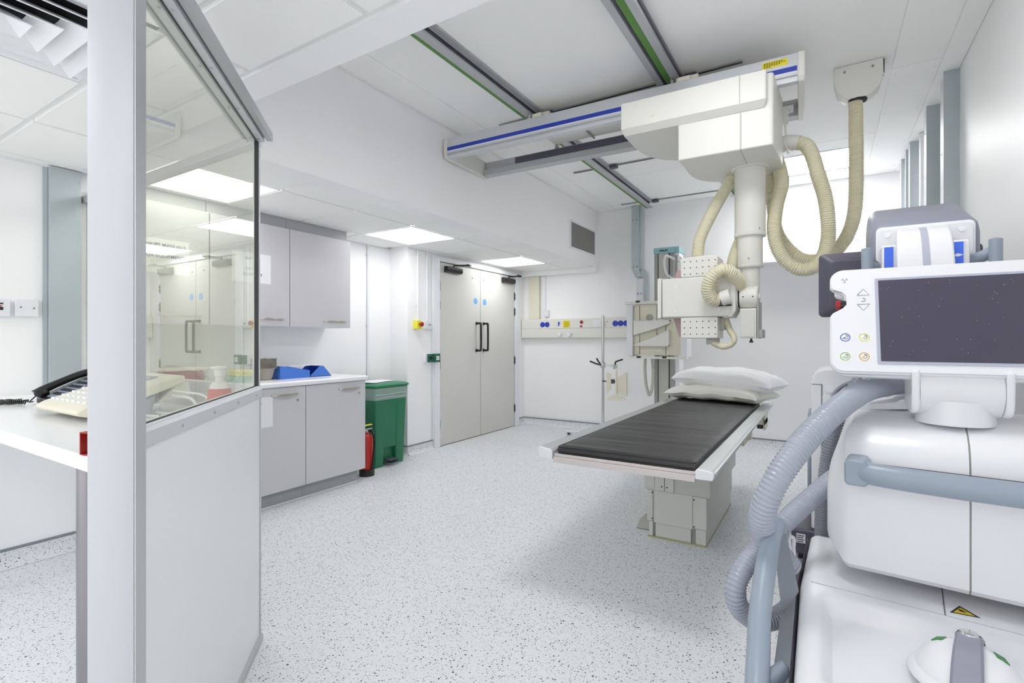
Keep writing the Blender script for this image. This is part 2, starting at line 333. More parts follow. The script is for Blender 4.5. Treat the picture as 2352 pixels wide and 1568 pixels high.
# square air diffuser in the booth ceiling
t = thing('air_diffuser', 'white square louvred air diffuser in the booth ceiling', 'vent', (-2.045, .47, CL))
obj('backing', B().box(-2.335, -1.755, .18, .76, CL+.0105, CL+.0118), 'dark', t, smooth=False)
cx, cyy = -2.045, .47
def sq(h, z): return [(cx-h, cyy-h, z), (cx+h, cyy-h, z), (cx+h, cyy+h, z), (cx-h, cyy+h, z)]
obj('frame', B().loft([sq(.296, CL-.004), sq(.270, CL-.008), sq(.268, CL-.002), sq(.215, CL+.008)], cap=False), 'frame', t, smooth=False)
for ho in (.232, .172, .112, .056):
    hi = ho-.062 if ho > .06 else .004
    obj('louvre', B().loft([sq(ho, CL-.030), sq(hi, CL+.009), sq(hi+.004, CL+.0095), sq(ho+.002, CL-.027), sq(ho, CL-.030)], cap=False), 'frame', t, smooth=False)
# ---------------------------------------------------------------- double door
d1 = struct('door_1', B().box(-3.74, -3.645, 4.345, 5.925, .006, 2.05), 'doorm')
DY0, DYM, DY1 = 4.345, 5.125, 5.925
for y0, y1, lab in ((DY0, DYM-.002, 'left door leaf'), (DYM+.002, DY1, 'right door leaf')):
    lf = obj('door_leaf', B().box(-3.645, -3.628, y0, y1, .008, 2.045), 'doorm', d1, bevel=.002, smooth=False, label=lab)
    yc = DYM-.085 if y0 == DY0 else DYM+.065
    hb = B().tube([(-3.63, yc, 1.385), (-3.575, yc, 1.385), (-3.562, yc, 1.37), (-3.56, yc, 1.22), (-3.562, yc, 1.07), (-3.575, yc, 1.055), (-3.63, yc, 1.055)], .0135, 10, 5)
    for zz in (1.385, 1.055): hb.cyl((-3.628, yc, zz), (-3.622, yc, zz), .02, 16)
    obj('pull_handle', hb, 'black', lf)
    yd = DYM-.105 if y0 == DY0 else DYM+.09
    obj('door_disc', B().cyl((-3.628, yd, 1.655), (-3.626, yd, 1.655), .038, 24), 'bluedot', lf)
    obj('door_disc', B().cyl((-3.628, yc-.09 if y0 == DY0 else yc+.0, 1.93), (-3.620, yc-.09 if y0 == DY0 else yc, 1.93), .008, 10), 'chrome', lf, label='small chrome stud')
obj('door_edge', B().box(-3.629, -3.6255, DYM-.004, DYM+.004, .01, 2.04), 'cabedge', d1)
for y in (4.338, 5.932):
    for z in (1.78, 1.57, .905, .25):
        h = B().box(-3.642, -3.622, y-.011, y+.011, z-.055, z+.055)
        for zz in (-.02, .02): h.cyl((-3.622, y, z+zz-.016), (-3.622, y, z+zz+.016), .009, 8)
        obj('hinge', h, 'black', d1)
fr = B().box(-3.645, -3.612, 4.245, 4.335, 0, 2.10).box(-3.645, -3.612, 5.937, 6.035, 0, 2.10).box(-3.645, -3.612, 4.335, 5.937, 2.052, 2.10)
struct('trim_6', fr, 'frame', bevel=.003)
for y0, y1, ya, lab in ((4.42, 4.70, 4.86, 'black door closer at the hinge side of the left door leaf'), (5.60, 5.88, 6.02, 'black door closer at the hinge side of the right door leaf')):
    t = thing('door_closer', lab, 'door closer', (-3.6, (y0+y1)/2, 1.97))
    obj('closer_body', B().loft([[(-3.628+dx, y, 1.975+dz) for dx, dz in ((0, -.035), (.045, -.03), (.055, -.015), (.055, .02), (.045, .032), (0, .035))] for y in (y0, y0+.02, y1-.02, y1)]), 'black', t, bevel=.004)
    ym = (y0+y1)/2
    obj('arm', B().tube([(-3.60, ym, 2.01), (-3.60, ym, 2.03), (-3.50, ym+.16, 2.045), (-3.60, ya, 2.065)], .009, 8, 1, smooth=False).box(-3.625, -3.595, ya-.04, ya+.03, 2.055, 2.08), 'black', t)
# ---------------------------------------------------------------- glass screen of the control booth (runs at 45 degrees)
CX0, CY0 = -1.886, 1.175                      # far corner
DV = Vector((.7071, -.7071, 0)); NV = Vector((.7071, .7071, 0))    # along the screen towards the viewer / out of the booth
SM = Matrix(((DV.x, NV.x, 0, CX0), (DV.y, NV.y, 0, CY0), (0, 0, 1, 0), (0, 0, 0, 1)))   # local: x = along, y = outwards
L1 = .967
def SB():
    b = B(); b.M = SM; return b
t = thing('booth_screen', 'glazed lead-glass control booth screen with grey metal frame and white lower panel', 'partition', (CX0+DV.x*.5, CY0+DV.y*.5, 0))
obj('post', SB().prism(rrect(L1, L1+.04, -.081, 0.0, .003, 2), 0, CL+.0, 'z'), 'post', t, smooth=True, label='tall pale grey corner post')
obj('post_side_strip', SB().box(L1-.004, L1+.0395, 0.0005, .003, 0, CL), 'aludk', t)
obj('glass_pane', SB().box(0.004, L1, -.022, -.016, .99, 1.97), 'lead', t, smooth=False)
obj('lower_panel', SB().box(0.012, L1, -.03, -.004, .03, .965), 'panelw', t, smooth=False, bevel=.002)
obj('bottom_rail', SB().prism([(-.034, 0), (.006, 0), (.006, .022), (-.004, .032), (-.034, .032)], -.004, L1, 'x'), 'aludk', t)
m = SB().prism([(-.034, .955), (0, .955), (0.003, .957), (.003, .988), (-.004, .997), (-.034, .997)], -.004, L1, 'x')
obj('middle_rail', m, 'alu', t, bevel=.001)
obj('sill_bead', SB().box(0, L1, -.034, -.006, .997, 1.001), 'frame', t, smooth=False)
obj('gasket', SB().box(.0, L1, -.0145, -.0115, 1.001, 1.004).box(.0, L1, -.0145, -.0115, 1.955, 1.962).box(.0035, .0075, -.024, -.009, 1.0, 1.96), 'grommet', t, smooth=False)
obj('top_rail', SB().box(-.0, L1, -.05, -.012, 1.962, 1.985).box(0, L1, -.012, .012, 1.958, 1.985), 'alu', t, smooth=False, bevel=.001)
obj('top_cap', SB().box(-.02, L1, -.06, -.052, 1.958, 2.0).box(-.02, L1, -.052, .018, 1.985, 2.0).box(-.012, L1, .018, .040, 1.968, 2.0), 'aludk', t, smooth=False, bevel=.001)
s = SB()
for a in (.09, .32, .55, .78): s.cyl((a, .003, .972), (a, .0065, .972), .0045, 10)
for a in (.04, .30, .56, .82):
    s.cyl((a, -.002, 1.958), (a, -.002, 1.955), .004, 10); s.cyl((a, -.030, 1.962), (a, -.030, 1.959), .004, 10)
for z in (.93, .62, .32, .1): s.cyl((.001, -.001, z), (.001, .0015, z), .0035, 8)
obj('screw', s, 'chrome', t, kind='stuff')
obj('corner_strip', SB().box(-.005, .006, -.034, -.001, 0.0, .985), 'alu', t, smooth=False, bevel=.001)
obj('corner_bead', SB().box(-.007, .003, -.030, -.005, .985, 1.962), 'alu', t, smooth=False, bevel=.002)
# the screen's return, running to the left wall
t = thing('booth_screen', 'short glazed return of the booth screen running to the left wall above the desk', 'partition', (-2.7, 1.19, 0))
obj('lower_panel', B().box(-3.745, -1.945, 1.178, 1.205, .03, .96), 'panelw', t, smooth=False)
obj('glass_pane', B().box(-3.62, -1.945, 1.190, 1.196, 1.0, 1.97), 'glass2', t, smooth=False)
obj('middle_rail', B().box(-3.62, -1.945, 1.172, 1.21, .955, 1.0), 'alu', t, smooth=False, bevel=.002)
obj('top_rail', B().box(-3.62, -1.945, 1.168, 1.214, 1.962, 2.0), 'aludk', t, smooth=False, bevel=.002)
obj('bottom_rail', B().box(-3.62, -1.945, 1.172, 1.21, 0, .03), 'aludk', t, smooth=False, bevel=.002)
obj('mullion', B().box(-2.74, -2.735, 1.174, 1.179, .03, .955), 'aludk', t, smooth=False)
# galvanised casing in the booth corner, bracket above it
t = thing('steel_casing', 'galvanised steel duct casing against the left wall beside the desk', 'casing', (-3.61, 1.09, .9))
obj('casing_face', B().box(-3.62, -3.585, 1.018, 1.158, .90, CL-.006), 'galv', t, smooth=False, bevel=.002)
obj('casing_flange', B().box(-3.62, -3.607, .998, 1.017, .9, CL-.01), 'galv', t, smooth=False)
s = B()
for y, z in ((1.03, 2.09), (1.148, 2.07), (1.05, .955), (1.12, .975)): s.sphere((-3.584, y, z), .0045, 8)
obj('screw', s, 'chrome', t, kind='stuff')
t = thing('wall_bracket', 'small dark grey wall bracket above the booth return screen', 'bracket', (-3.86, 1.34, 1.97))
obj('plate', B().box(-3.89, -3.875, 1.28, 1.36, 1.95, 2.0), 'aludk', t, bevel=.003)
obj('arm', B().tube([(-3.88, 1.32, 1.975), (-3.84, 1.33, 1.97), (-3.83, 1.335, 1.90)], .008, 8, 3), 'charc', t)
# ---------------------------------------------------------------- booth desk and what is on it
t = thing('booth_desk', 'white laminate desk top on a chrome leg inside the control booth', 'desk', (-2.6, .84, 0))
TZ = .89
obj('desktop', B().prism([(-3.618, .51), (-1.315, .51), (-1.30, .525), (-1.935, 1.150), (-1.95, 1.168), (-3.618, 1.168)], TZ-.04, TZ, 'z'), 'top', t, bevel=.012, seg=3)
obj('leg', B().cyl((-1.80, .60, 0), (-1.80, .60, TZ-.04), .030, 24), 'steel', t)
obj('leg', B().cyl((-3.3, .60, 0), (-3.3, .60, TZ-.04), .030, 24), 'chrome', t)
# wall plates
def switch(name, label, cat, pos, w_, h_, ax, m='white', d=.012):
    t = thing(name, label, cat, pos); x, y, z = pos
    pts = rrect(-w_/2, w_/2, -h_/2, h_/2, .006, 3)
    if ax == 'x': obj('face_plate', B().prism([(y+p[0], z+p[1]) for p in pts], x, x+d, 'x'), m, t, bevel=.002)
    else: obj('face_plate', B().prism([(x+p[0], z+p[1]) for p in pts], y, y-d, 'y'), m, t, bevel=.002)
    return t
t = switch('blank_plate', 'white double blank wall plate with two screws, above the booth desk', 'wall plate', (-3.62, .93, 1.35), .092, .088, 'x', d=.028)
obj('screw', B().cyl((-3.592, .905, 1.353), (-3.590, .905, 1.353), .004, 8).cyl((-3.592, .957, 1.350), (-3.590, .957, 1.350), .004, 8), 'inkg', t, kind='stuff')
t = switch('switch_socket', 'white wall socket with a red indicator, left of the blank plate in the booth', 'socket', (-3.62, .80, 1.345), .13, .088, 'x', d=.028)
obj('rocker', B().box(-3.592, -3.589, .818, .838, 1.335, 1.350).box(-3.592, -3.589, .818, .838, 1.365, 1.372), 'ink', t, bevel=.001)
obj('indicator', B().box(-3.592, -3.588, .822, .832, 1.352, 1.358), 'red', t)
# telephone
PT = (-2.95, .93, TZ)
t = thing('telephone', 'black desk telephone with coiled cord and grey key panel on the booth desk', 'telephone', PT)
def ph(x, y, z): return (PT[0]+x, PT[1]+y, PT[2]+z)
obj('base', B().loft([[ph(x, -.11, .004), ph(x, .10, .004), ph(x, .10, .11), ph(x, .07, .115), ph(x, -.11, .03)] for x in (-.10, .14)]), 'black', t, bevel=.005)
obj('key_panel', B().loft([[ph(x, -.095, .036), ph(x, .06, .1145), ph(x, .06, .118), ph(x, -.095, .040)] for x in (-.02, .13)]), 'phonegrey', t)
k = B()
for i in range(5):
    for j in range(7):
        x = -.008+j*.019; y = -.08+i*.028; z = .0395+(y+.095)*.503
        k.add([ph(x, y, z), ph(x+.012, y, z), ph(x+.012, y+.014, z+.007), ph(x, y+.014, z+.007), ph(x, y, z+.004), ph(x+.012, y, z+.004), ph(x+.012, y+.014, z+.011), ph(x, y+.014, z+.011)], [(4, 5, 6, 7), (0, 1, 5, 4), (1, 2, 6, 5), (2, 3, 7, 6), (3, 0, 4, 7)])
obj('key', k, 'ink', t, kind='stuff')
hs = B(); prof = lambda u: .016+.012*abs(2*u-1)**3
hs.tube([ph(-.065, -.115, .045), ph(-.065, -.09, .068), ph(-.065, -.03, .098), ph(-.065, .04, .128), ph(-.065, .09, .138), ph(-.065, .115, .122)], prof, 14, 5)
hs.sphere(ph(-.065, -.10, .052), .028, 12, 1, 1, .8).sphere(ph(-.065, .10, .122), .028, 12, 1, 1, .8)
obj('handset', hs, 'black', t)
co = [(ph(-.065, -.12, .04)), ph(-.07, -.14, .015), ph(-.10, -.12, .012)]
cc = []
for i in range(150):
    u = i/149; a = u*2*math.pi*36; cxx = -.10-.115*math.sin(u*2.2)+.03*u; cyx = -.12-.07*math.sin(u*3.1); cc.append(ph(cxx+.009*math.cos(a), cyx+.004*math.sin(a)-.02, .013+.009*math.sin(a)))
cb = B().tube(co, .003, 6, 3).tube(cc, .0032, 5, 1, smooth=False)
obj('coiled_cord', cb, 'cord', t)
# x-ray control console, tilted on a stand
t = thing('control_console', 'cream x-ray control console tilted on a stand on the booth desk', 'console', (-2.45, .82, TZ))
X0, X1 = -2.60, -2.20
sl = B().loft([[(x, .70, .915), (x, .74, .905), (x, .86, .945), (x, 1.01, .995), (x, 1.05, 1.015), (x, 1.045, 1.04), (x, .86, .99), (x, .72, .945), (x, .695, .93)] for x in (X0, X0+.01, X1-.01, X1)])
obj('keyboard_case', sl, 'cream2', t, bevel=.006)
pn = lambda y: .99+(y-.86)*.27 if y > .86 else .945+(y-.72)*.321
obj('display_window', B().loft([[(x, .90, pn(.90)+.001), (x, 1.0, pn(1.0)+.001), (x, 1.0, pn(1.0)+.004), (x, .90, pn(.90)+.004)] for x in (X0+.06, X1-.12)]), 'greyp', t)
k = B()
for i in range(4):
    for j in range(7):
        x = X0+.03+j*.050; y = .735+i*.032; z = pn(y)+.001
        k.box(x, x+.028, y, y+.018, z, z+.008)
obj('key', k, 'frame', t, kind='stuff')
obj('rear_box', B().loft([[(x, .95, .930), (x, 1.08, .955), (x, 1.07, 1.01), (x, 1.02, 1.0)] for x in (X0+.08, X1-.02)]), 'cream', t, bevel=.004)
for x in (X0+.12, X1-.06): obj('stand_leg', B().prism([(.90, TZ+.001), (.94, TZ+.001), (.95, .965), (.91, .95)], x, x+.035, 'x'), 'greyb', t, bevel=.002)
obj('cable', B().tube([(-2.2, 1.0, .96), (-2.12, 1.03, .95), (-2.06, 1.02, .91), (-2.08, .98, .899), (-2.2, .95, .899), (-2.3, 1.0, .899)], .006, 8, 5).tube([(-2.2, 1.0, .98), (-2.05, 1.05, .96), (-2.02, 1.0, .9), (-2.15, .90, .897), (-2.3, .92, .897)], .004, 8, 5), 'frame', t)
# pump bottle of hand wash
PB = (-1.80, .968, TZ)
t = thing('pump_bottle', 'red soap bottle with white pump on the booth desk behind the glass', 'bottle', PB)
obj('bottle_body', B().lathe([(.036, 0), (.039, .003), (.039, .088), (.036, .094), (.036, .118), (.033, .122)], PB), 'redsoap', t)
obj('collar', B().lathe([(.032, .121), (.031, .130), (.024, .142), (.014, .146), (.0135, .163), (.017, .165), (.017, .186), (.016, .188)], PB), 'white', t)
obj('pump_head', B().lathe([(.008, .186), (.022, .189), (.023, .196), (.017, .199), (.001, .200)], PB).box(PB[0]-.038, PB[0], PB[1]-.014, PB[1]+.004, TZ+.189, TZ+.197), 'white', t, bevel=.002)
# red open-ended document holder
t = thing('document_holder', 'red open-ended document holder with papers, on the front edge of the booth desk', 'file box', (-1.52, .62, TZ))
HM = Matrix.Translation((-1.598, .512, TZ)) @ Matrix.Rotation(R(20), 4, 'Z')
def HB():
    b = B(); b.M = HM; return b
a1, b1, z1 = .135, .205, .058
h = HB().box(0, a1, 0, b1, .001, .003).box(0, a1, 0, b1, z1-.003, z1).box(0, .003, .0, b1, .003, z1-.003).box(a1-.003, a1, 0, b1, .003, z1-.003).box(0.003, a1-.003, b1-.003, b1, .003, z1-.003)
obj('case', h, 'redpl', t, smooth=False)
for i, (mm, dz) in enumerate((('paper', .004), ('paper', .010), ('yelp', .016), ('paper', .022))):
    obj('papers', HB().box(.01+.01*i, a1-.01, .012+.010*i, b1-.01, dz, dz+.004), mm, t, smooth=False)
# ---------------------------------------------------------------- cupboards on the left
def bow_handle(b, x, y0, y1, z, r=.005):
    ym = (y0+y1)/2
    b.loft([[(x+dx+o, y, z+dz+q) for o, q in ((-.002, -hh), (.002, -hh), (.003, 0), (.002, hh), (-.002, hh), (-.003, 0))] for y, dx, dz, hh in [(y0+(y1-y0)*k/12, .034*math.sin(math.pi*min(1, max(0, k/12)))**.6+.003, 0, .0055+.0045*math.sin(math.pi*k/12)) for k in range(13)]])
    for y in (y0+.006, y1-.006): b.box(x-.001, x+.006, y-.006, y+.006, z-.005, z+.005)
for k, (y0, y1, lab) in enumerate(((1.235, 1.84, 'grey wall cupboard seen through the booth glass, with the manuals notice on its door'), (1.845, 2.447, 'grey wall cupboard with the suction and oxygen notice, middle of the three'), (2.449, 3.04, 'grey wall cupboard with one plain door, nearest the double doors'))):
    t = thing('wall_cupboard', lab, 'cupboard', (-3.72, (y0+y1)/2, 1.287), 0, 'wall cupboards in a row')
    obj('body', B().box(-3.888, -3.572, y0+.001, y1-.001, 1.290, 2.045), 'cab', t, smooth=False)
    obj('underside_panel', B().box(-3.888, -3.574, y0+.002, y1-.002, 1.286, 1.2895), 'frame', t, smooth=False)
    dr = obj('door', B().box(-3.568, -3.55, y0+.002, y1-.002, 1.287, 2.045), 'cabup', t, bevel=.0015, smooth=False)
    hb = B(); (bow_handle(hb, -3.55, y1-.28, y1-.05, 1.338)); obj('handle', hb, 'nickel', dr)
    obj('filler', B().box(-3.888, -3.60, y0, y1, 2.046, CL-.002), 'cabedge', t, smooth=False)
def notice(name, label, y0, y1, z0, z1, x, lines, size):
    t = thing(name, label, 'notice', (x, (y0+y1)/2, z0))
    obj('sheet', B().box(x, x+.0006, y0, y1, z0, z1), 'paper', t, smooth=False)
    for s_, yy, zz in lines: text('lettering', s_, size, 'ink', t, (x+.0012, yy, zz), (R(90), 0, R(90)), bold=.0005)
notice('paper_notice', 'white paper notice reading MANUALS, taped to the cupboard seen through the booth glass', 1.405, 1.712, 1.602, 1.818, -3.5499, [('PHILIPS MANUALS', 1.568, 1.768), ('QA EQUIPMENT', 1.572, 1.700)], .0305)
notice('paper_notice', 'white paper notice reading SUCTION OXYGEN EQUIPMENT, cut by the edge of the booth glass', 1.995, 2.287, 1.600, 1.815, -3.5499, [('SUCTION', 2.147, 1.765), ('OXYGEN', 2.147, 1.690), ('EQUIPMENT', 2.147, 1.650)], .0265)
for k, (y0, y1, lab) in enumerate(((1.21, 1.80, 'grey base cupboard hidden behind the booth screen'), (1.802, 2.399, 'grey base cupboard with a blank sheet on its door, beside the booth screen'), (2.401, 2.975, 'grey base cupboard with a plain door, beside the fire extinguisher'))):
    t = thing('base_cupboard', lab, 'cupboard', (-3.6, (y0+y1)/2, 0), 0, 'base cupboards under the worktop')
    obj('body', B().box(-3.888, -3.311, y0+.001, y1-.001, .108, .842), 'cab', t, smooth=False)
    dr = obj('door', B().box(-3.307, -3.289, y0+.002, y1-.002, .105, .842), 'cab', t, bevel=.0015, smooth=False)
    hb = B(); bow_handle(hb, -3.289, y1-.275, y1-.065, .790); obj('handle', hb, 'nickel', dr)
    obj('lock', B().cyl((-3.289, y1-.068, .742), (-3.283, y1-.068, .742), .009, 14).box(-3.283, -3.2825, y1-.070, y1-.066, .737, .747), 'nickel', dr)
    obj('plinth', B().box(-3.888, -3.335, y0, y1-(.05 if k == 2 else 0), 0, .104), 'plinth', t, smooth=False)
    obj('plinth_seal', B().box(-3.335, -3.331, y0, y1-(.05 if k == 2 else 0), 0, .008), 'frame', t, smooth=False)
notice('paper_notice', 'blank white sheet taped to the base cupboard door beside the booth screen', 1.95, 2.134, .577, .785, -3.2885, [('GLOVES', 2.0, .765)], .020)
obj_t = thing('worktop', 'white laminate worktop over the grey base cupboards', 'worktop', (-3.57, 2.1, .845))
obj('slab', B().box(-3.888, -3.262, 1.212, 2.99, .846, .884), 'top', obj_t, bevel=.014, seg=4)
WT = .884
# stack of pulp bowls
t = thing('pulp_bowl_stack_base', 'x', 'bowl') if False else None
def bowl(z, first, rot):
    t = thing('pulp_bowl', 'grey pulp bowl in the nested stack on the worktop, '+first, 'bowl', (-3.56, 2.235, z), rot, 'nested grey pulp bowls')
    pr = [(.052, 0), (.060, .02), (.074, .082), (.087, .086), (.0885, .0895)]; seg = 28; ring = []
    for r, zz in pr+[(.080, .089), (.070, .082), (.055, .022), (.048, .004)]:
        ring.append([(-3.56+(r+.004*math.sin(i*5.1+z*1500)*(r > .07))*math.cos(2*math.pi*i/seg), 2.235+r*1.05*math.sin(2*math.pi*i/seg), z+zz+.0022*math.sin(i*3.7+z*900)*(r > .07)) for i in range(seg)])
    obj('shell', B().loft(ring), 'pulp', t)
for i, w_ in enumerate(('lowest of the ten', 'second from the bottom', 'third from the bottom', 'fourth from the bottom', 'fifth from the bottom', 'fifth from the top', 'fourth from the top', 'third from the top', 'second from the top', 'topmost of the ten')): bowl(WT+.001+i*.0078, w_, 0)
# blue card file boxes
def filebox(label, y0, y1, hl, hr, x0, x1):
    t = thing('magazine_file', label, 'file box', ((x0+x1)/2, (y0+y1)/2, WT), 0, 'blue magazine files')
    th = .003; sh = [(y0, WT+.001), (y1, WT+.001), (y1, WT+.001+hr), (y0+(y1-y0)*.25, WT+.001+hl), (y0, WT+.001+hl)]
    obj('side_panel', B().prism(sh, x1-th, x1, 'x'), 'blueb', t, smooth=False); obj('side_panel', B().prism(sh, x0, x0+th, 'x'), 'blueb', t, smooth=False)
    obj('base_panel', B().box(x0+th, x1-th, y0, y1, WT+.001, WT+.004), 'blueb', t, smooth=False)
    obj('end_panel', B().box(x0+th, x1-th, y0, y0+th, WT+.004, WT+hl), 'blueb', t, smooth=False)
    obj('end_panel', B().box(x0+th, x1-th, y1-th, y1, WT+.004, WT+hr), 'blueb', t, smooth=False)
    obj('lid_sheet', B().prism([(y0+.01, WT+hl-.004), (y0+(y1-y0)*.25, WT+hl-.003), (y1-.004, WT+hr-.004), (y1-.004, WT+hr-.003), (y0+.25*(y1-y0), WT+hl-.001), (y0+.01, WT+hl-.002)], x0+th, x1-.06, 'x'), 'blueb', t, smooth=False)
filebox('blue card magazine file lying on the worktop, next to the pulp bowls', 2.33, 2.59, .095, .055, -3.72, -3.50)
t = thing('magazine_file', 'blue card magazine file with a slanted top, right-hand end of the worktop', 'file box', (-3.6, 2.72, WT), 0, 'blue magazine files')
sh = [(2.60, WT+.001), (2.815, WT+.001), (2.735, WT+.085), (2.70, WT+.085)]
for x0 in (-3.52, -3.70): obj('side_panel', B().prism(sh, x0-.003, x0, 'x'), 'blueb', t, smooth=False)
obj('end_panel', B().add([(-3.7, 2.815, WT+.001), (-3.52, 2.815, WT+.001), (-3.52, 2.735, WT+.085), (-3.7, 2.735, WT+.085), (-3.7, 2.811, WT+.001), (-3.52, 2.811, WT+.001), (-3.52, 2.732, WT+.083), (-3.7, 2.732, WT+.083)], [(0, 1, 2, 3), (4, 5, 6, 7), (0, 1, 5, 4), (2, 3, 7, 6)]), 'blueb', t, smooth=False)
obj('base_panel', B().box(-3.7, -3.52, 2.60, 2.815, WT+.001, WT+.004), 'blueb', t, smooth=False)
t = thing('paper_sheet', 'white sheet of paper lying across the two blue magazine files', 'paper', (-3.66, 2.56, WT+.1))
obj('sheet', B().loft([[(x, y, WT+.097-.008*math.sin((y-2.36)*8)) for x in (-3.73, -3.56)]+[(x, y, WT+.098-.008*math.sin((y-2.36)*8)) for x in (-3.56, -3.73)] for y in (2.36, 2.44, 2.52, 2.6, 2.68, 2.74)]), 'paper', t)
# things on the worktop seen through the booth glass
t = thing('sharps_box', 'red plastic sharps box with beige lid on the worktop, seen through the booth glass', 'sharps box', (-3.55, 1.66, WT))
obj('box_body', B().loft([[(-3.55+sx*(.07+k), 1.66+sy*(.095+k), WT+.001+z) for sx, sy in ((-1, -1), (1, -1), (1, 1), (-1, 1))] for k, z in ((0, 0), (.012, .10))]), 'redpl', t, bevel=.008)
obj('lid', B().box(-3.65, -3.45, 1.53, 1.79, WT+.101, WT+.118), 'cream2', t, bevel=.006)
t = thing('plastic_bag', 'crumpled clear plastic bag on the worktop, seen through the booth glass', 'bag', (-3.5, 1.86, WT))
b = B(); rings = []
for j in range(9):
    th = math.pi*(j+.05)/8.1; rr = []
    for i in range(16):
        a = 2*math.pi*i/16; q = Vector((math.sin(th)*math.cos(a), math.sin(th)*math.sin(a), -math.cos(th))); n_ = 1+.45*noise.noise(q*2.6+Vector((3, 1, 2)))
        rr.append((-3.5+.06*q.x*n_, 1.86+.085*q.y*n_, WT+.004+max(0, .048+.055*q.z*n_)))
    rings.append(rr)
obj('film', b.loft(rings), 'clearbag', t, angle=80)
t = thing('glove_packet', 'yellow and teal packets in a pile on the worktop, seen through the booth glass', 'packet', (-3.55, 2.03, WT))
for k, mm in enumerate(('tealwrap', 'tealwrap', 'yellowb', 'yellowb')): obj('packet_layer', B().box(-3.66+.01*k, -3.46+.006*k, 1.95+.01*k, 2.125-.005*k, WT+.001+.021*k, WT+.021+.021*k), mm, t, bevel=.007)
# ---------------------------------------------------------------- pedal bin
t = thing('pedal_bin', 'tall green plastic pedal bin standing beside the double doors', 'bin', (-3.67, 3.46, 0))
def ring(x0, x1, y0, y1, z, r=.02): return [(p[0], p[1], z) for p in rrect(x0, x1, y0, y1, r, 3)]
bx0, bx1, by0, by1 = -3.875, -3.50, 3.275, 3.675
# body: side walls with a recessed front panel and pedal opening
bd = B(); bd.loft([ring(bx0+.03, bx1-.055, by0+.02, by1-.02, .02), ring(bx0, bx1-.03, by0, by1, .70)])
for s0, s1 in (((by0+.018, by0+.118), (by0, by0+.115)), ((by1-.125, by1-.02), (by1-.125, by1))):
    bd.loft([ring(bx1-.10, bx1-.008, s0[0], s0[1], .0, .012), ring(bx1-.09, bx1+.012, s1[0], s1[1], .64, .012)])
bd.loft([ring(bx1-.09, bx1-.012, by0+.10, by1-.11, .17, .004), ring(bx1-.09, bx1+.006, by0+.10, by1-.11, .64, .004)])
obj('bin_body', bd, 'green', t)
obj('bin_rim', B().loft([ring(bx0-.005, bx1+.012, by0-.008, by1+.008, .645), ring(bx0-.008, bx1+.02, by0-.014, by1+.014, .745)]), 'green', t)
obj('bin_liner', B().loft([ring(bx0-.008, bx1+.018, by0-.012, by1+.012, .625), ring(bx0-.011, bx1+.022, by0-.016, by1+.016, .66), ring(bx0-.011, bx1+.024, by0-.018, by1+.018, .735)], cap=False).tube([(bx1+.026, by0-.01, .68), (bx1+.027, 3.4, .672), (bx1+.027, 3.55, .682), (bx1+.026, by1+.01, .675)], .003, 6, 4).tube([(bx1+.024, by0-.01, .642), (bx1+.023, 3.4, .65), (bx1+.024, 3.55, .643), (bx1+.024, by1+.01, .65)], .003, 6, 4), 'liner', t)
obj('lid', B().loft([ring(bx0-.01, bx1+.03, by0-.025, by1+.025, .745), ring(bx0-.01, bx1+.032, by0-.028, by1+.028, .758), ring(bx0, bx1+.015, by0-.012, by1+.012, .772), ring(bx0+.05, bx1-.04, by0+.04, by1-.04, .782)]), 'greenlid', t)
obj('pedal', B().tube([(bx1-.06, by0+.13, .035), (bx1+.03, by0+.13, .03), (bx1+.05, by0+.2, .028), (bx1+.05, by0+.25, .028), (bx1+.03, by1-.12, .03), (bx1-.06, by1-.12, .035)], .006, 8, 3).box(bx1-.04, bx1+.04, by0+.15, by1-.15, .05, .062), 'charc', t, bevel=.003)
obj('recess', B().box(bx1-.088, bx1-.080, by0+.10, by1-.11, .01, .17), 'dark', t)
t = thing('paper_sheet', 'white printed sheets lying on the lid of the green pedal bin', 'paper', (-3.66, 3.42, .785))
for q, (a, dx, dy) in enumerate(((.3, 0, 0), (-.15, -.02, .07))):
    b = B(); b.M = Matrix.Translation((-3.66+dx, 3.40+dy, .785+.002*q)) @ Matrix.Rotation(a, 4, 'Z'); b.box(-.105, .105, -.13, .13, 0, .0012)
    obj('sheet', b, 'paper', t, smooth=False)
b = B(); b.M = Matrix.Translation((-3.66, 3.40, .7865)) @ Matrix.Rotation(.3, 4, 'Z')
for k in range(5): b.box(-.07+.0*k, .05-.01*(k % 2), -.09+.03*k, -.086+.03*k, .0008, .0012)
obj('print_lines', b, 'inkg', t, smooth=False, kind='stuff')
# ---------------------------------------------------------------- fire extinguisher
EX = (-3.41, 3.10, 0)
t = thing('fire_extinguisher', 'red fire extinguisher on a black stand between the cupboards and the bin', 'extinguisher', EX)
obj('cylinder', B().lathe([(.05, .03), (.052, .06), (.052, .32), (.045, .345), (.02, .36), (.014, .385)], EX), 'red', t)
obj('stand', B().lathe([(.066, 0), (.066, .055), (.058, .058), (.058, .012), (.001, .01)], EX), 'black', t)
obj('valve', B().cyl((EX[0], EX[1], .375), (EX[0], EX[1], .40), .016, 12).box(EX[0]-.012, EX[0]+.012, EX[1]-.03, EX[1]+.05, .40, .408), 'chrome', t)
obj('lever', B().box(EX[0]-.010, EX[0]+.010, EX[1]-.05, EX[1]+.055, .432, .442), 'yellowb', t, bevel=.002)
obj('hose', B().tube([(EX[0]+.01, EX[1]+.01, .39), (EX[0]+.05, EX[1]+.02, .38), (EX[0]+.072, EX[1]+.02, .30), (EX[0]+.072, EX[1]+.01, .2), (EX[0]+.066, EX[1]-.005, .06)], .009, 10, 6), 'black', t)
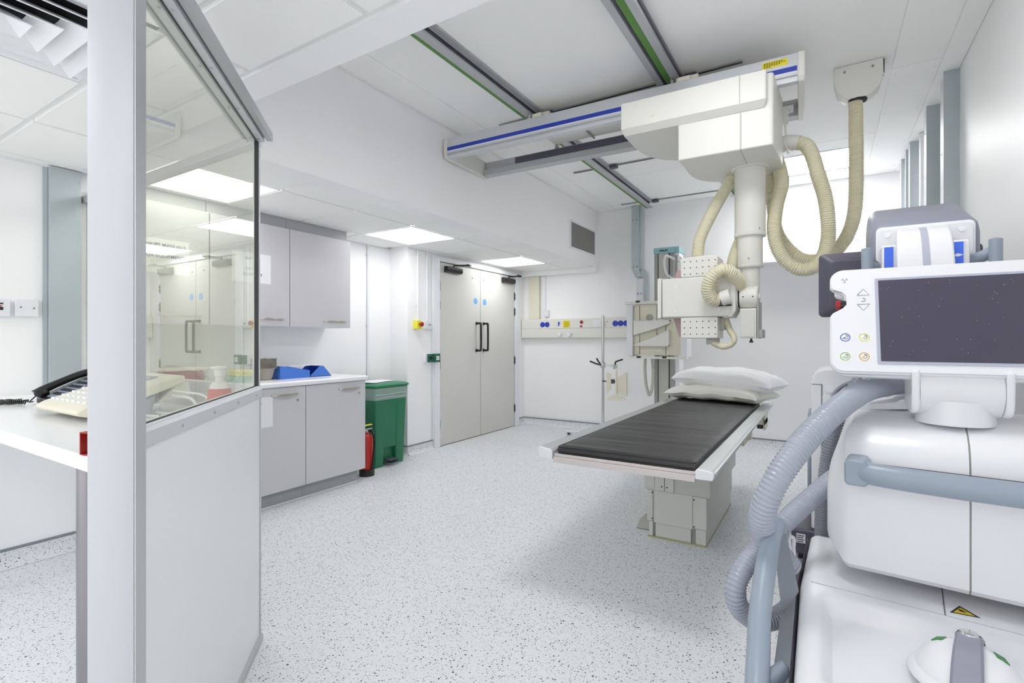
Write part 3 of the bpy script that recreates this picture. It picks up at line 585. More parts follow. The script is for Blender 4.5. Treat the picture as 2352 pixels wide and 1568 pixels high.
# ---------------------------------------------------------------- conduits and small fittings on the walls
def conduit(label, x, y, z0, z1, zs, r=.010):
    t = thing('conduit', label, 'conduit', (x+.012, y, z0), 0, 'white surface conduits')
    obj('pipe', B().cyl((x+.013, y, z0), (x+.013, y, z1), r, 12), 'frame', t)
    for zz in zs: obj('saddle', B().box(x, x+.006, y-.022, y+.022, zz-.009, zz+.009).cyl((x+.013, y, zz-.009), (x+.013, y, zz+.009), r+.003, 12).sphere((x+.006, y-.018, zz), .0035, 8), 'tbar', t)
conduit('white conduit down the recessed wall right of the wall cupboards', -3.89, 3.54, .02, CL-.012, (2.03, 1.33), .012)
conduit('white conduit running down to the yellow stop switch', -3.64, 3.99, 1.39, CL-.012, (2.08, 1.55))
conduit('white conduit running down to the white pull switch beside the doors', -3.64, 4.135, 1.39, CL-.012, (2.08, 1.55))
conduit('white flat trunking running down to the green call point', -3.64, 4.235, .1, CL-.012, ())
t = thing('emergency_stop', 'yellow emergency stop switch with red button, left of the double doors', 'switch', (-3.62, 3.975, 1.34))
obj('switch_box', B().box(-3.64, -3.585, 3.935, 4.012, 1.298, 1.385), 'yellowb', t, bevel=.004)
obj('button', B().cyl((-3.585, 3.975, 1.345), (-3.545, 3.975, 1.345), .018, 16, prof=[(0, .012), (.4, .012), (.42, .022), (.95, .022), (1, .016)]), 'redpl', t)
t = switch('key_switch', 'white square key switch between the yellow stop switch and the doors', 'switch', (-3.64, 4.135, 1.343), .088, .086, 'x', d=.04)
obj('key_barrel', B().cyl((-3.60, 4.14, 1.345), (-3.588, 4.14, 1.345), .011, 14), 'chrome', t)
t = thing('call_point', 'green emergency door release box on the wall left of the double doors', 'call point', (-3.62, 4.19, .94))
obj('backing_box', B().box(-3.64, -3.605, 4.085, 4.295, .942, 1.035), 'white', t, bevel=.003)
obj('release_panel', B().box(-3.605, -3.575, 4.20, 4.295, .942, 1.035), 'greenu', t, bevel=.003)
obj('release_panel', B().box(-3.605, -3.592, 4.112, 4.198, .944, 1.033), 'greenu', t, bevel=.003)
obj('knob', B().cyl((-3.592, 4.15, .99), (-3.57, 4.15, .99), .015, 14), 'ink', t)
obj('window', B().box(-3.575, -3.573, 4.228, 4.275, .965, 1.008), 'paper', t, smooth=False)
text('lettering', 'PRESS', .012, 'ink', t, (-3.5725, 4.252, .982), (R(90), 0, R(90)))
# supply air grille on the boxed-in face
t = thing('air_grille', 'grey mesh air grille in a white frame, high on the boxed-in bulkhead', 'vent', (-2.51, 5.72, 2.27))
obj('mesh_backing', B().box(-2.519, -2.515, 5.37, 6.08, 2.272, 2.56), 'vent', t, smooth=False)
f = B()
for (y0, y1, z0, z1) in ((5.345, 5.37, 2.25, 2.585), (6.08, 6.105, 2.25, 2.585), (5.37, 6.08, 2.25, 2.272), (5.37, 6.08, 2.56, 2.585)): f.box(-2.519, -2.508, y0, y1, z0, z1)
obj('frame', f, 'frame', t, smooth=False, bevel=.002)
for k in range(24):
    z = 2.276+k*.0119; obj('slat', B().box(-2.515, -2.5105, 5.371, 6.079, z, z+.004), 'colside', t, smooth=False)
# bedhead services trunking on the back wall
t = thing('bedhead_trunking', 'long cream services trunking with blue sockets on the back wall', 'trunking', (-2.7, 6.16, 1.2))
TX0, TX1 = -3.625, -1.45
obj('casing', B().prism([(6.216, 1.205), (6.135, 1.21), (6.13, 1.215), (6.13, 1.333), (6.138, 1.337), (6.13, 1.341), (6.135, 1.455), (6.15, 1.468), (6.216, 1.468)], TX0, TX1, 'x'), 'cream', t, bevel=.002)
obj('end_cap', B().box(TX0-.008, TX0, 6.128, 6.2, 1.203, 1.47), 'cream2', t, bevel=.003)
for x in (-3.298, -3.226, -2.256, -2.186, -2.116): obj('blue_socket', B().cyl((x, 6.132, 1.392), (x, 6.122, 1.392), .034, 24, prof=[(0, .036), (.5, .036), (1, .031)]), 'blue', t)
for q_ in ((-2.56, -2.43, 6.124, 6.132, 1.35, 1.44), (-3.20, -3.19, 6.127, 6.132, 1.345, 1.45), (-2.50, -2.45, 6.121, 6.126, 1.375, 1.415)): obj('blank_plate', B().box(*q_), 'white', t, bevel=.002)
for x, z in ((-2.41, 1.415), (-2.37, 1.415), (-2.43, 1.372), (-2.39, 1.372)): obj('earth_stud', B().cyl((x, 6.132, z), (x, 6.12, z), .010, 12), 'nickel', t)
yl = obj('yellow_label', B().box(-2.985, -2.89, 6.126, 6.131, 1.350, 1.442), 'yellow', t, smooth=False)
lb = B()
for k in range(5): lb.box(-2.975, -2.905+.008*(k % 3), 6.1252, 6.1262, 1.36+k*.015, 1.364+k*.015)
obj('label_print', lb, 'ink', yl, smooth=False, kind='stuff')
obj('warning_mark', B().prism([(-2.745, 1.352), (-2.70, 1.352), (-2.722, 1.385)], 6.126, 6.131, 'y').cyl((-2.72, 6.131, 1.417), (-2.72, 6.126, 1.417), .022, 16), 'redpl', t, smooth=False)
obj('blue_mark', B().box(-3.06, -3.045, 6.126, 6.131, 1.37, 1.43).box(-3.045, -3.03, 6.126, 6.131, 1.40, 1.412), 'bluep', t, smooth=False)
for x in (-3.035, -2.888): obj('gas_outlet', B().cyl((x, 6.132, 1.262), (x, 6.105, 1.262), .032, 24, prof=[(0, .036), (.3, .036), (.35, .03), (1, .028)]), 'white', t)
for x in (-3.04, -2.893): obj('outlet_face', B().cyl((x, 6.105, 1.262), (x, 6.103, 1.262), .014, 16), 'paper', t)
t = thing('cable_boxing', 'cream vertical cable boxing above the bedhead trunking, beside the doors', 'trunking', (-3.45, 6.19, 1.47))
obj('casing', B().box(-3.535, -3.37, 6.16, 6.216, 1.469, 2.064), 'cream2', t, bevel=.003, smooth=False)
t = thing('cable_boxing', 'narrow white vertical trunking beside the cream boxing on the back wall', 'trunking', (-3.32, 6.2, 1.47))
obj('casing', B().box(-3.345, -3.285, 6.19, 6.216, 1.469, 2.064), 'frame', t, bevel=.002, smooth=False)
t = switch('light_switch', 'white square switch above the bedhead trunking', 'switch', (-3.275, 6.216, 1.55), .09, .09, 'y', d=.035)
obj('rocker', B().box(-3.29, -3.262, 6.178, 6.182, 1.53, 1.57), 'frame', t, bevel=.002)
# galvanised cable duct on the back wall with a cranked lower section
t = thing('cable_duct', 'galvanised steel cable duct stepping down the back wall beside the bucky stand', 'duct', (-1.98, 6.15, 1.5))
obj('duct_upper', B().box(-2.035, -1.945, 6.10, 6.204, 2.06, CH-.004), 'galv', t, smooth=False, bevel=.002)
obj('duct_flange', B().box(-1.945, -1.915, 6.13, 6.204, 2.05, CH-.004), 'galv', t, smooth=False, bevel=.002)
obj('duct_bend', B().prism([(-2.035, 2.06), (-1.945, 2.06), (-1.915, 1.955), (-1.985, 1.955)], 6.09, 6.19, 'y'), 'galv', t, smooth=False)
obj('duct_lower', B().box(-1.965, -1.885, 6.07, 6.18, 1.475, 1.93), 'alu', t, smooth=False, bevel=.002)
obj('duct_flange', B().prism([(-1.93, 2.06), (-1.885, 2.055), (-1.855, 2.01), (-1.845, 1.95), (-1.845, 1.475), (-1.885, 1.475), (-1.885, 1.93), (-1.93, 1.96)], 6.13, 6.2, 'y'), 'galv', t, smooth=False)
s = B()
for x, z in ((-2.015, 2.66), (-1.968, 2.66), (-2.01, 2.085), (-1.965, 2.085), (-1.945, 1.75), (-1.905, 1.75)): s.sphere((x, 6.098 if z > 2 else 6.068, z), .008, 8)
obj('screw', s, 'inkg', t, kind='stuff')
# ---------------------------------------------------------------- wall bucky stand
t = thing('bucky_stand', 'cream upright chest stand with a cassette holder on a tall column by the back wall', 'x-ray stand', (-1.5, 5.7, 0))
cl = obj('column', B().box(-1.61, -1.395, 5.60, 5.82, .012, 2.132), 'colside', t, bevel=.004, smooth=False)
obj('column_face', B().box(-1.560, -1.450, 5.594, 5.600, .02, 2.13), 'colface', cl, smooth=False)
obj('slot', B().box(-1.568, -1.560, 5.592, 5.600, .02, 2.13).box(-1.450, -1.442, 5.592, 5.600, .02, 2.13), 'dark', cl, smooth=False)
obj('side_cover', B().box(-1.394, -1.345, 5.63, 5.82, .012, 2.132), 'frame', t, bevel=.004, smooth=False)
cp = obj('column_cap', B().box(-1.614, -1.391, 5.588, 5.60, 2.130, 2.196).box(-1.614, -1.34, 5.60, 5.83, 2.133, 2.196), 'teal', t, bevel=.004, smooth=False)
text('lettering', 'PHILIPS', .028, 'ink', cp, (-1.503, 5.586, 2.152), (R(90), 0, 0), bold=.0008)
obj('base_plate', B().box(-1.68, -1.30, 5.5, 5.88, 0, .012), 'colside', t, smooth=False)
bx = obj('cassette_case', B().box(-1.755, -1.195, 5.34, 5.52, 1.02, 1.56), 'cream2', t, bevel=.004, smooth=False)
obj('carriage', B().box(-1.60, -1.41, 5.52, 5.592, 1.1, 1.5), 'colside', t, smooth=False)
obj('side_panel', B().box(-1.822, -1.757, 5.30, 5.50, 1.01, 1.55), 'whitem', bx, bevel=.003, smooth=False)
obj('side_panel', B().box(-1.255, -1.192, 5.30, 5.50, 1.01, 1.55), 'whitem', bx, bevel=.003, smooth=False)
obj('top_rail', B().box(-1.83, -1.19, 5.27, 5.36, 1.562, 1.59), 'cream', bx, bevel=.002, smooth=False)
obj('bottom_rail', B().box(-1.79, -1.19, 5.27, 5.36, .985, 1.008), 'cream', bx, bevel=.002, smooth=False)
obj('guide_line', B().box(-1.692, -1.688, 5.334, 5.341, 1.03, 1.555).box(-1.415, -1.411, 5.334, 5.341, 1.03, 1.555).box(-1.508, -1.505, 5.334, 5.341, 1.2, 1.555), 'inkg', bx, smooth=False)
obj('clamp_block', B().box(-1.71, -1.67, 5.262, 5.30, 1.578, 1.60).box(-1.70, -1.66, 5.262, 5.30, .993, 1.013).box(-1.43, -1.39, 5.262, 5.30, .993, 1.013), 'black', bx, smooth=False)
obj('grey_disc', B().cyl((-1.585, 5.34, 1.42), (-1.585, 5.335, 1.42), .037, 24), 'colside', bx)
obj('upper_wedge', B().prism([((-1.732,5.3,1.376)[0], 1.385), (-1.36, 1.385), (-1.36, 1.355), (-1.50, 1.30), (-1.735, 1.235)], 5.26, 5.33, 'y').box(-1.735, -1.36, 5.255, 5.335, 1.378, 1.387), 'cream', bx, smooth=False)
obj('lower_wedge', B().prism([(-1.735, 1.128), (-1.37, 1.115), (-1.37, 1.285), (-1.42, 1.26), (-1.55, 1.20)], 5.26, 5.33, 'y').box(-1.735, -1.37, 5.255, 5.335, 1.118, 1.126), 'cream', bx, smooth=False)
obj('label_plate', B().box(-1.60, -1.45, 5.334, 5.34, 1.055, 1.095), 'cream', bx, bevel=.001, smooth=False)
obj('cable_loop', B().tube([(-1.665,5.45,0.986), (-1.669,5.45,0.853), (-1.655,5.45,0.688), (-1.622,5.45,0.585), (-1.589,5.45,0.667), (-1.579,5.45,0.832), (-1.589,5.45,0.987)], .017, 10, 8, pitch=.02, depth=.08), 'colface', t)
obj('hand_grip', B().tube([(-1.235,5.2,1.965), (-1.356,5.2,2.032), (-1.382,5.2,2.026), (-1.391,5.2,1.96), (-1.374,5.2,1.87), (-1.33,5.2,1.819), (-1.235,5.2,1.795)], .012, 10, 6), 'frame', t)
obj('grip_bracket', B().box(-1.275, -1.25, 5.16, 5.34, 1.56, 2.03), 'colside', t, smooth=False)
# ---------------------------------------------------------------- cassette holder on a chrome pole
PX, PY = -2.27, 5.75
t = thing('cassette_stand', 'thin chrome pole stand with black levers and a small cream cassette holder', 'stand', (PX, PY, 0))
obj('pole', B().cyl((PX, PY, .05), (PX, PY, 1.47), .016, 16).cyl((PX, PY, 1.47), (PX, PY, 1.476), .018, 16), 'chrome', t)
ft = B().box(-2.75, -1.95, 5.70, 5.80, .035, .065).box(PX-.05, PX+.05, 5.45, 6.05, .035, .065)
obj('base', ft, 'whitem', t, bevel=.01)
for x, y in ((-2.72, 5.75), (-1.98, 5.75), (PX, 5.48), (PX, 6.02)): obj('castor', B().cyl((x-.012, y, .022), (x+.012, y, .022), .022, 14).cyl((x, y, .02), (x, y, .04), .006, 8), 'charc', t)
obj('clamp', B().sphere((PX, PY-.01, .885), .042, 16).tube([(PX+.03, PY-.02, .885), (PX+.10, PY-.03, .88), (PX+.17, PY-.04, .872)], .012, 10, 2).box(PX+.15, PX+.19, PY-.06, PY-.02, .84, .89), 'chrome', t)
for pts in ([(PX-.04, PY-.02, .885), (PX-.09, PY-.02, .90), (PX-.155, PY-.03, .925)], [(PX-.005, PY-.05, .885), (PX-.03, PY-.06, .92), (PX-.055, PY-.07, .965)], [(PX+.17, PY-.04, .89), (PX+.175, PY-.04, .925), (PX+.26, PY-.04, .955)]): obj('lever', B().tube(pts, .010, 8, 3), 'black', t)
obj('cassette_holder', B().prism([(PX+.065, .805), (PX+.125, .79), (PX+.125, .60), (PX+.065, .545)], PY-.06, PY-.052, 'y').box(PX+.18, PX+.198, PY-.07, PY-.05, .52, .85).prism([(PX+.20, .74), (PX+.30, .80), (PX+.30, .53), (PX+.20, .56)], PY-.06, PY-.052, 'y').box(PX+.29, PX+.315, PY-.07, PY-.04, .53, .80).prism([(PX+.08, .47), (PX+.29, .485), (PX+.30, .50), (PX+.19, .545), (PX+.18, .545), (PX+.08, .50)], PY-.08, PY-.055, 'y'), 'cream2', t, smooth=False)
obj('holder_arm', B().box(PX+.01, PX+.20, PY-.05, PY-.035, .685, .70).box(PX+.125, PX+.16, PY-.065, PY-.03, .67, .72), 'charc', t, smooth=False)
# ---------------------------------------------------------------- x-ray table
t = thing('x_ray_table', 'floating-top x-ray table on a grey pedestal with pale side rails', 'table', (-.745, 3.45, 0))
Y0, Y1 = 2.065, 4.70
tp = obj('table_top', B().box(-1.058, -.435, Y0+.012, Y1, .648, .662), 'tabletop', t, smooth=False, bevel=.002)
obj('end_fascia', B().box(-1.058, -.435, Y0+.004, Y0+.022, .622, .6475), 'tabletop', tp, smooth=False, bevel=.001)
obj('underframe', B().box(-1.04, -.45, Y0+.10, Y1-.02, .61, .646), 'pedl', tp, smooth=False)
for x0, x1, xo in ((-1.134, -1.060, -1), (-.433, -.362, 1)):
    if xo > 0: P_ = [(x0, .638), (x0, .668), (x0+.008, .678), (x1-.012, .672), (x1, .664), (x1, .652), (x1-.006, .638)]
    else: P_ = [(x1, .638), (x1, .672), (x1-.008, .682), (x0+.012, .690), (x0, .684), (x0, .656), (x0+.006, .638)]
    rl = obj('side_rail', B().prism(P_, Y0+.004, Y1, 'y'), 'tablerail' if xo > 0 else 'aludk', t, smooth=False)
    obj('end_cap', B().prism([(p[0], p[1]-(.0015 if p[1] < .65 else -.001)) for p in P_], Y0-.006, Y0+.004, 'y'), 'white', rl, bevel=.004)
    if xo > 0: obj('rail_hook', B().tube([(x1-.004, Y0+.004, .668), (x1+.004, Y0+.004, .672), (x1+.006, Y0+.004, .664)], .002, 6, 2).box(x1-.002, x1+.004, Y0+.01, Y1-.1, .664, .668), 'white', rl)
pd = obj('pedestal_head', B().prism(rrect(-.93, -.547, 3.02, 3.95, .012, 3), .285, .602, 'z'), 'pedg', t, smooth=True)
for q_ in ((-.862, -.806), (-.802, -.752)): obj('cover_panel', B().box(q_[0], q_[1], 3.008, 3.02, .288, .60), 'pedl', pd, bevel=.002, smooth=False)
obj('cover_panel', B().box(-.925, -.866, 3.014, 3.02, .30, .60), 'pedl', pd, smooth=False)
ms = obj('pedestal_middle', B().box(-.914, -.570, 3.03, 3.93, .100, .284), 'pedg', t, smooth=False, bevel=.003)
obj('cover_panel', B().box(-.873, -.650, 3.024, 3.03, .092, .283), 'pedl', ms, smooth=False, bevel=.001)
for q_ in ((-.912, -.877), (-.645, -.572)): obj('cover_panel', B().box(q_[0], q_[1], 3.020, 3.03, .10, .283), 'pedl', ms, smooth=False, bevel=.001)
ls = obj('pedestal_base', B().box(-.900, -.582, 3.045, 3.91, .006, .099), 'colside', t, smooth=False)
for x0, x1 in ((-.903, -.880), (-.863, -.66), (-.632, -.578)): obj('cover_panel', B().box(x0, x1, 3.032, 3.045, .008, .094), 'pedl', ls, smooth=False)
obj('side_panel', B().box(-.582, -.576, 3.05, 3.91, .008, .098), 'pedl', ls, smooth=False)
obj('floor_seal', B().box(-.908, -.574, 3.024, 3.925, 0, .007), 'tan', t, smooth=False)
s = B()
for x, z in ((-.82, .315), (-.79, .315)): s.cyl((x, 3.008, z), (x, 3.005, z), .004, 8)
for x, z in ((-.880, .27), (-.88, .115), (-.640, .265), (-.64, .11)): s.cyl((x, 3.020, z), (x, 3.016, z), .004, 8)
obj('screw', s, 'ink', t, kind='stuff')
obj('foot_switch', B().prism([(3.12, .004), (3.34, .004), (3.34, .03), (3.2, .035)], -1.01, -.915, 'x'), 'colface', t, smooth=False)
obj('cassette_tray', B().box(-.56, -.44, 3.55, 3.95, .50, .598).box(-.44, -.41, 3.62, 3.70, .53, .58), 'cream2', t, bevel=.004, smooth=False)
obj('control_box', B().box(-.46, -.372, 4.12, 4.30, .56, .60).box(-.385, -.372, 4.12, 4.32, .52, .63), 'cream2', t, smooth=False, bevel=.003)
obj('control_knob', B().box(-.43, -.39, 4.15, 4.26, .525, .559), 'black', t, bevel=.004)
# mattress
t = thing('table_mattress', 'thin black vinyl mattress lying on the x-ray table', 'mattress', (-.745, 3.2, .663))
mx0, mx1, my0, my1, mz0, mz1 = -1.040, -.440, 2.085, 4.40, .6625, .699
b = B(); nx, ny = 34, 130; rows = []
for j in range(ny+1):
    row = []; v = j/ny
    for i in range(nx+1):
        u = i/nx; x = mx0+(mx1-mx0)*u; y = my0+(my1-my0)*v
        e = min(min(u, 1-u)*(mx1-mx0)/.02, min(v, 1-v)*(my1-my0)/.02, 1.0)
        wr = noise.noise(Vector((x*2.2+.6*y, y*15, .3)))*.0055+noise.noise(Vector((x*4-y*3, y*38, 1.3)))*.0032+noise.noise(Vector((x*1.5, y*3, 5)))*.002
        row.append((x+(0 if i not in (0, nx) else .003*noise.noise(Vector((0, y*5, i)))), y, mz0+.030+(mz1-mz0-.030)*math.sqrt(max(0, 1-(1-e)**2))+wr*e))
    rows.append(row)
vs_ = [p for r in rows for p in r]; fs = [(j*(nx+1)+i, j*(nx+1)+i+1, (j+1)*(nx+1)+i+1, (j+1)*(nx+1)+i) for j in range(ny) for i in range(nx)]
b.add(vs_, fs)
edge = [rows[0][i] for i in range(nx+1)]+[rows[j][nx] for j in range(1, ny+1)]+[rows[ny][i] for i in range(nx-1, -1, -1)]+[rows[j][0] for j in range(ny-1, 0, -1)]
b.loft([edge, [(p[0]+(.004 if p[0] > -.5 else -.004)*(p[0] < mx0+.01 or p[0] > mx1-.01), p[1]-.004*(p[1] < my0+.01), mz0+.016) for p in edge], [(p[0], p[1], mz0) for p in edge]], cap=False)
mt = obj('cover', b, 'matt', t, angle=60)
pp = B()
for zz in (mz0+.030, mz0+.006): pp.tube([(mx0-.002, my1, zz), (mx0-.002, my0+.01, zz), (mx0+.01, my0-.004, zz), (mx1-.01, my0-.004, zz), (mx1+.002, my0+.01, zz), (mx1+.002, my1, zz)], .0028, 6, 1, smooth=False)
obj('piping', pp, 'black', mt)
# pillows
def pillow(label, m, cx, cyy, cz, rz, L_, W_, T_, seed, tilt=0, sag=0):
    t = thing('pillow', label, 'pillow', (cx, cyy, cz-T_/2), rz, 'pillows on the x-ray table')
    b = B(); b.M = Matrix.Translation((cx, cyy, cz)) @ Matrix.Rotation(rz, 4, 'Z') @ Matrix.Rotation(tilt, 4, 'Y'); n = 40; vs_ = []; fs = []
    def pt(i, j, s):
        u, v = -1+2*i/n, -1+2*j/n
        pin = 1-.10*(1-abs(u)**2)*abs(v)**4; pin2 = 1-.06*(1-abs(v)**2)*abs(u)**4
        th = max(0, 1-abs(u)**5)**.40*max(0, 1-abs(v)**3)**.40
        wr = noise.noise(Vector((u*2.2+seed, v*3.1, s*.5)))*.16+noise.noise(Vector((u*5+seed, v*9, s*2)))*.07+.05*noise.noise(Vector((u*14, v*5+seed, s)))*(abs(u)+.3)
        low = 1.05 if s > 0 else .8
        return (u*L_/2*pin2, v*W_/2*pin, s*T_/2*th*low*(1+wr)+.012*noise.noise(Vector((u*3+seed, v*3, 9)))-sag*u*u)
    for s_ in (1, -1): vs_ += [pt(i, j, s_) for j in range(n+1) for i in range(n+1)]
    o = (n+1)**2
    for j in range(n):
        for i in range(n):
            a = j*(n+1)+i; fs.append((a, a+1, a+n+2, a+n+1)); fs.append((o+a, o+a+n+1, o+a+n+2, o+a+1))
    for i in range(n):
        fs.append((i, o+i, o+i+1, i+1)); a = n*(n+1)+i; fs.append((a, a+1, o+a+1, o+a)); a = i*(n+1); fs.append((a, a+n+1, o+a+n+1, o+a)); a += n; fs.append((a, o+a, o+a+n+1, a+n+1))
    b.add(vs_, fs); obj('cushion', b, m, t, angle=70); return t
pillow('cream pillow lying underneath the white one at the head of the x-ray table', 'pillow2', -.715, 4.34, .762, R(-15), .74, .48, .125, 3.1, sag=.018)
pillow('plump white pillow on top of the cream one at the head of the x-ray table', 'pillow', -.660, 4.40, .868, R(-12), .76, .48, .160, 7.7, tilt=R(3), sag=.02)
# ---------------------------------------------------------------- high shelf with spare bedding on the back wall
t = thing('wall_shelf', 'deep white shelf high on the back wall behind the hoses', 'shelf', (0, 6.05, 1.99))
obj('board', B().box(-.74, WX, 5.87, 6.204, 1.985, 2.012), 'wall', t, smooth=False, bevel=.002)
t = thing('folded_bedding', 'folded white bedding lying on the high shelf', 'bedding', (.15, 6.03, 2.012))
for k, (x0, x1, za, zb, yf) in enumerate(((-.17, .62, 2.013, 2.12, 5.90), (-.06, .60, 2.115, 2.225, 5.915))):
    rings = []
    for i in range(41):
        u = i/40; x = x0+(x1-x0)*u; e = min(1, min(u, 1-u)*6)**.45; ring_ = []
        for j in range(9):
            q = j/8; z = za+(zb-za)*q*(.45+.55*e); n_ = noise.noise(Vector((x*11, z*26, k*7)))*.016+noise.noise(Vector((x*26, z*40, 3)))*.007
            ring_.append((x, yf+.012*(2*q-1)**4*2+n_, max(2.0125, z+.012*noise.noise(Vector((x*7, q*3, k))))))
        ring_ += [(x, 6.0, za+(zb-za)*(.45+.55*e)), (x, 6.19, za+(zb-za)*(.45+.55*e)), (x, 6.19, za)]
        rings.append(ring_)
    obj('blanket_layer', B().loft(rings), 'pillow', t, angle=60)

# ---------------------------------------------------------------- steel studs and a pipe along the right wall
for k, (y, x0, dep, m_, lab) in enumerate(((4.06, .622, .10, 'galv', 'galvanised steel stud on the right wall, nearest of the row'), (4.60, .611, .10, 'galv', 'galvanised steel stud on the right wall, second of the row'), (5.35, .603, .08, 'galv', 'galvanised steel stud on the right wall, third of the row beyond the pipe'), (5.56, .598, .05, 'galv', 'thin galvanised steel stud on the right wall, fourth of the row'), (5.82, .594, .10, 'galv', 'galvanised steel stud on the right wall, furthest of the row'))):
    t = thing('steel_stud', lab, 'stud', (.66, y, .1), 0, 'steel studs along the right wall')
    obj('web', B().box(x0, WX-.001, y, y+.002, .1, CH-.002), 'galv', t, smooth=False)
    obj('flange', B().box(x0, x0+.002, y+.002, y+dep, .1, CH-.03), 'alu', t, smooth=False)
    obj('return_lip', B().box(x0, x0+.02, y+dep, y+dep+.002, .1, CH-.03), 'galv', t, smooth=False)
    obj('screw', B().sphere((x0-.001, y+.05, CH-.18), .005, 8).sphere((x0-.001, y+.05, CH-.5), .005, 8), 'chrome', t, kind='stuff')
t = thing('service_pipe', 'white vertical pipe between the steel studs on the right wall', 'pipe', (.665, 5.18, 0))
obj('pipe', B().cyl((.665, 5.18, 0), (.665, 5.18, CH-.002), .022, 16).cyl((.665, 5.18, CH-.03), (.665, 5.18, CH-.002), .03, 16), 'frame', t)
# ---------------------------------------------------------------- ceiling rails and cross channels
RZ = 2.78
t = thing('ceiling_rail', 'aluminium ceiling rail with a narrow green edge, nearer the bulkhead', 'rail', (-1.81, 3.6, RZ))
obj('rail_profile', B().box(-1.853, -1.773, 1.18, 6.10, RZ, RZ+.014).box(-1.85, -1.845, 1.18, 6.02, RZ+.014, CH), 'aludk', t, smooth=False)
obj('green_strip', B().box(-1.849, -1.828, 1.18, 6.08, RZ-.0015, RZ), 'greens', t, smooth=False)
obj('channel', B().box(-1.845, -1.782, 1.18, 6.0, RZ+.014, CH-.012), 'charc', t, smooth=False)
obj('top_flange', B().box(-1.845, -1.74, 1.18, 6.03, CH-.012, CH-.004).box(-1.775, -1.770, 1.18, 6.02, CH-.020, CH-.012), 'aludk', t, smooth=False)
t = thing('ceiling_rail', 'aluminium ceiling rail with a broad green strip, above the x-ray tube', 'rail', (-.83, 3.6, RZ))
obj('rail_profile', B().box(-.900, -.862, 1.18, 6.10, RZ, RZ+.02).box(-.804, -.764, 1.18, 6.10, RZ, RZ+.02).box(-.90, -.76, 1.18, 6.05, RZ+.02, CH-.002), 'aludk', t, smooth=False)
obj('slot', B().box(-.862, -.852, 1.18, 6.08, RZ+.012, RZ+.0195), 'charc', t, smooth=False)
obj('green_strip', B().box(-.844, -.806, 1.18, 6.08, RZ+.004, RZ+.0195), 'greens', t, smooth=False)
obj('side_groove', B().box(-.762, -.752, 1.18, 6.08, RZ+.02, RZ+.04), 'charc', t, smooth=False)
for y, x0, x1, lab in ((3.27, -2.135, -.42, 'dark ceiling support channel above the crane bridge'), (4.58, -2.118, -1.2, 'dark ceiling support channel midway to the back wall'), (5.96, -2.12, -.55, 'dark ceiling support channel closest to the back wall')):
    t = thing('support_channel', lab, 'channel', ((x0+x1)/2, y, CH), 0, 'ceiling support channels')
    obj('channel', B().box(x0, x1, y-.004, y+.022, CH-.008, CH-.0005), 'blackmet', t, smooth=False)
    obj('channel_lip', B().box(x0, x1, y-.008, y-.004, CH-.010, CH-.0005), 'colside', t, smooth=False)
    for xr in (-1.735, -.745): obj('rail_clamp', B().box(xr, xr+.07, y-.03, y+.025, CH-.035, CH-.008), 'charc', t, smooth=False, bevel=.003)
# ---------------------------------------------------------------- ceiling crane with the x-ray tube
t = thing('tube_crane', 'cream ceiling-hung x-ray tube on a telescopic column and blue-striped bridge', 'x-ray crane', (-.385, 3.35, 1.15))
crane = t
BM = Matrix.Translation((-2.49, 3.048, 0)) @ Matrix.Rotation(.0335, 4, 'Z')
def LB():
    b = B(); b.M = BM; return b
BL = 2.40
fb = obj('front_beam', LB().prism([(0, 2.728), (0, 2.612), (.012, 2.608), (.012, 2.60), (.0, 2.595), (.004, 2.578), (.048, 2.578), (.048, 2.728)], .02, BL-.035, 'x'), 'alu', t, smooth=False)
obj('blue_stripe', LB().box(.022, BL-.037, -.0015, 0, 2.634, 2.660), 'blue', fb, smooth=False)
obj('white_line', LB().box(.022, BL-.037, -.0015, 0, 2.622, 2.632), 'white', fb, smooth=False)
wl = obj('warning_label', LB().box(2.195, 2.318, -.0015, 0, 2.679, 2.713), 'yellow', fb, smooth=False)
lb = LB()
for k in range(4):
    xx = 2.202
    for q in (.10, .112, .085, .04)[k:k+1]:
        n_ = int(q/.012)
        for j in range(n_): lb.box(xx+j*.012, xx+j*.012+.009, -.002, -.0016, 2.704-k*.0072, 2.7075-k*.0072)
obj('label_print', lb, 'ink', wl, smooth=False, kind='stuff')
rb = obj('rear_beam', LB().prism([(.50, 2.585), (.58, 2.585), (.58, 2.70), (.53, 2.70), (.53, 2.64), (.50, 2.632)], .03, BL-.035, 'x'), 'aludk', t, smooth=False)
obj('cable_channel', LB().box(.34, BL-.20, .492, .502, 2.634, 2.680), 'charc', rb, smooth=False)
obj('rail_buffer', LB().box(BL-.18, BL-.06, .485, .50, 2.60, 2.65).cyl((BL-.13, .484, 2.625), (BL-.13, .48, 2.625), .012, 12).cyl((BL-.09, .484, 2.625), (BL-.09, .48, 2.625), .012, 12), 'chrome', rb)
for x0, x1 in ((-.012, .020), (BL-.035, BL)): obj('end_frame', LB().prism([(-.008, 2.60), (.01, 2.577), (.585, 2.577), (.595, 2.60), (.595, 2.715), (-.008, 2.732)], x0, x1, 'x'), 'cream', t, bevel=.006)
for x in (.735, 1.72):
    obj('trolley_block', LB().box(x, x+.13, .04, .14, 2.729, 2.772).box(x+.02, x+.09, .0, .04, 2.729, 2.755), 'cream2', t, bevel=.004)
    obj('roller', LB().cyl((x-.03, .05, 2.745), (x-.03, .05, 2.775), .016, 14).cyl((x-.03, .52, 2.70), (x-.03, .52, 2.775), .018, 14), 'chrome', t)
obj('cross_tube', LB().box(1.02, 1.03, .07, .5, 2.70, 2.71), 'colside', t, smooth=False)
obj('cable_tray_cover', LB().box(.7, 1.6, .08, .49, 2.715, 2.722), 'cream', t, smooth=False)
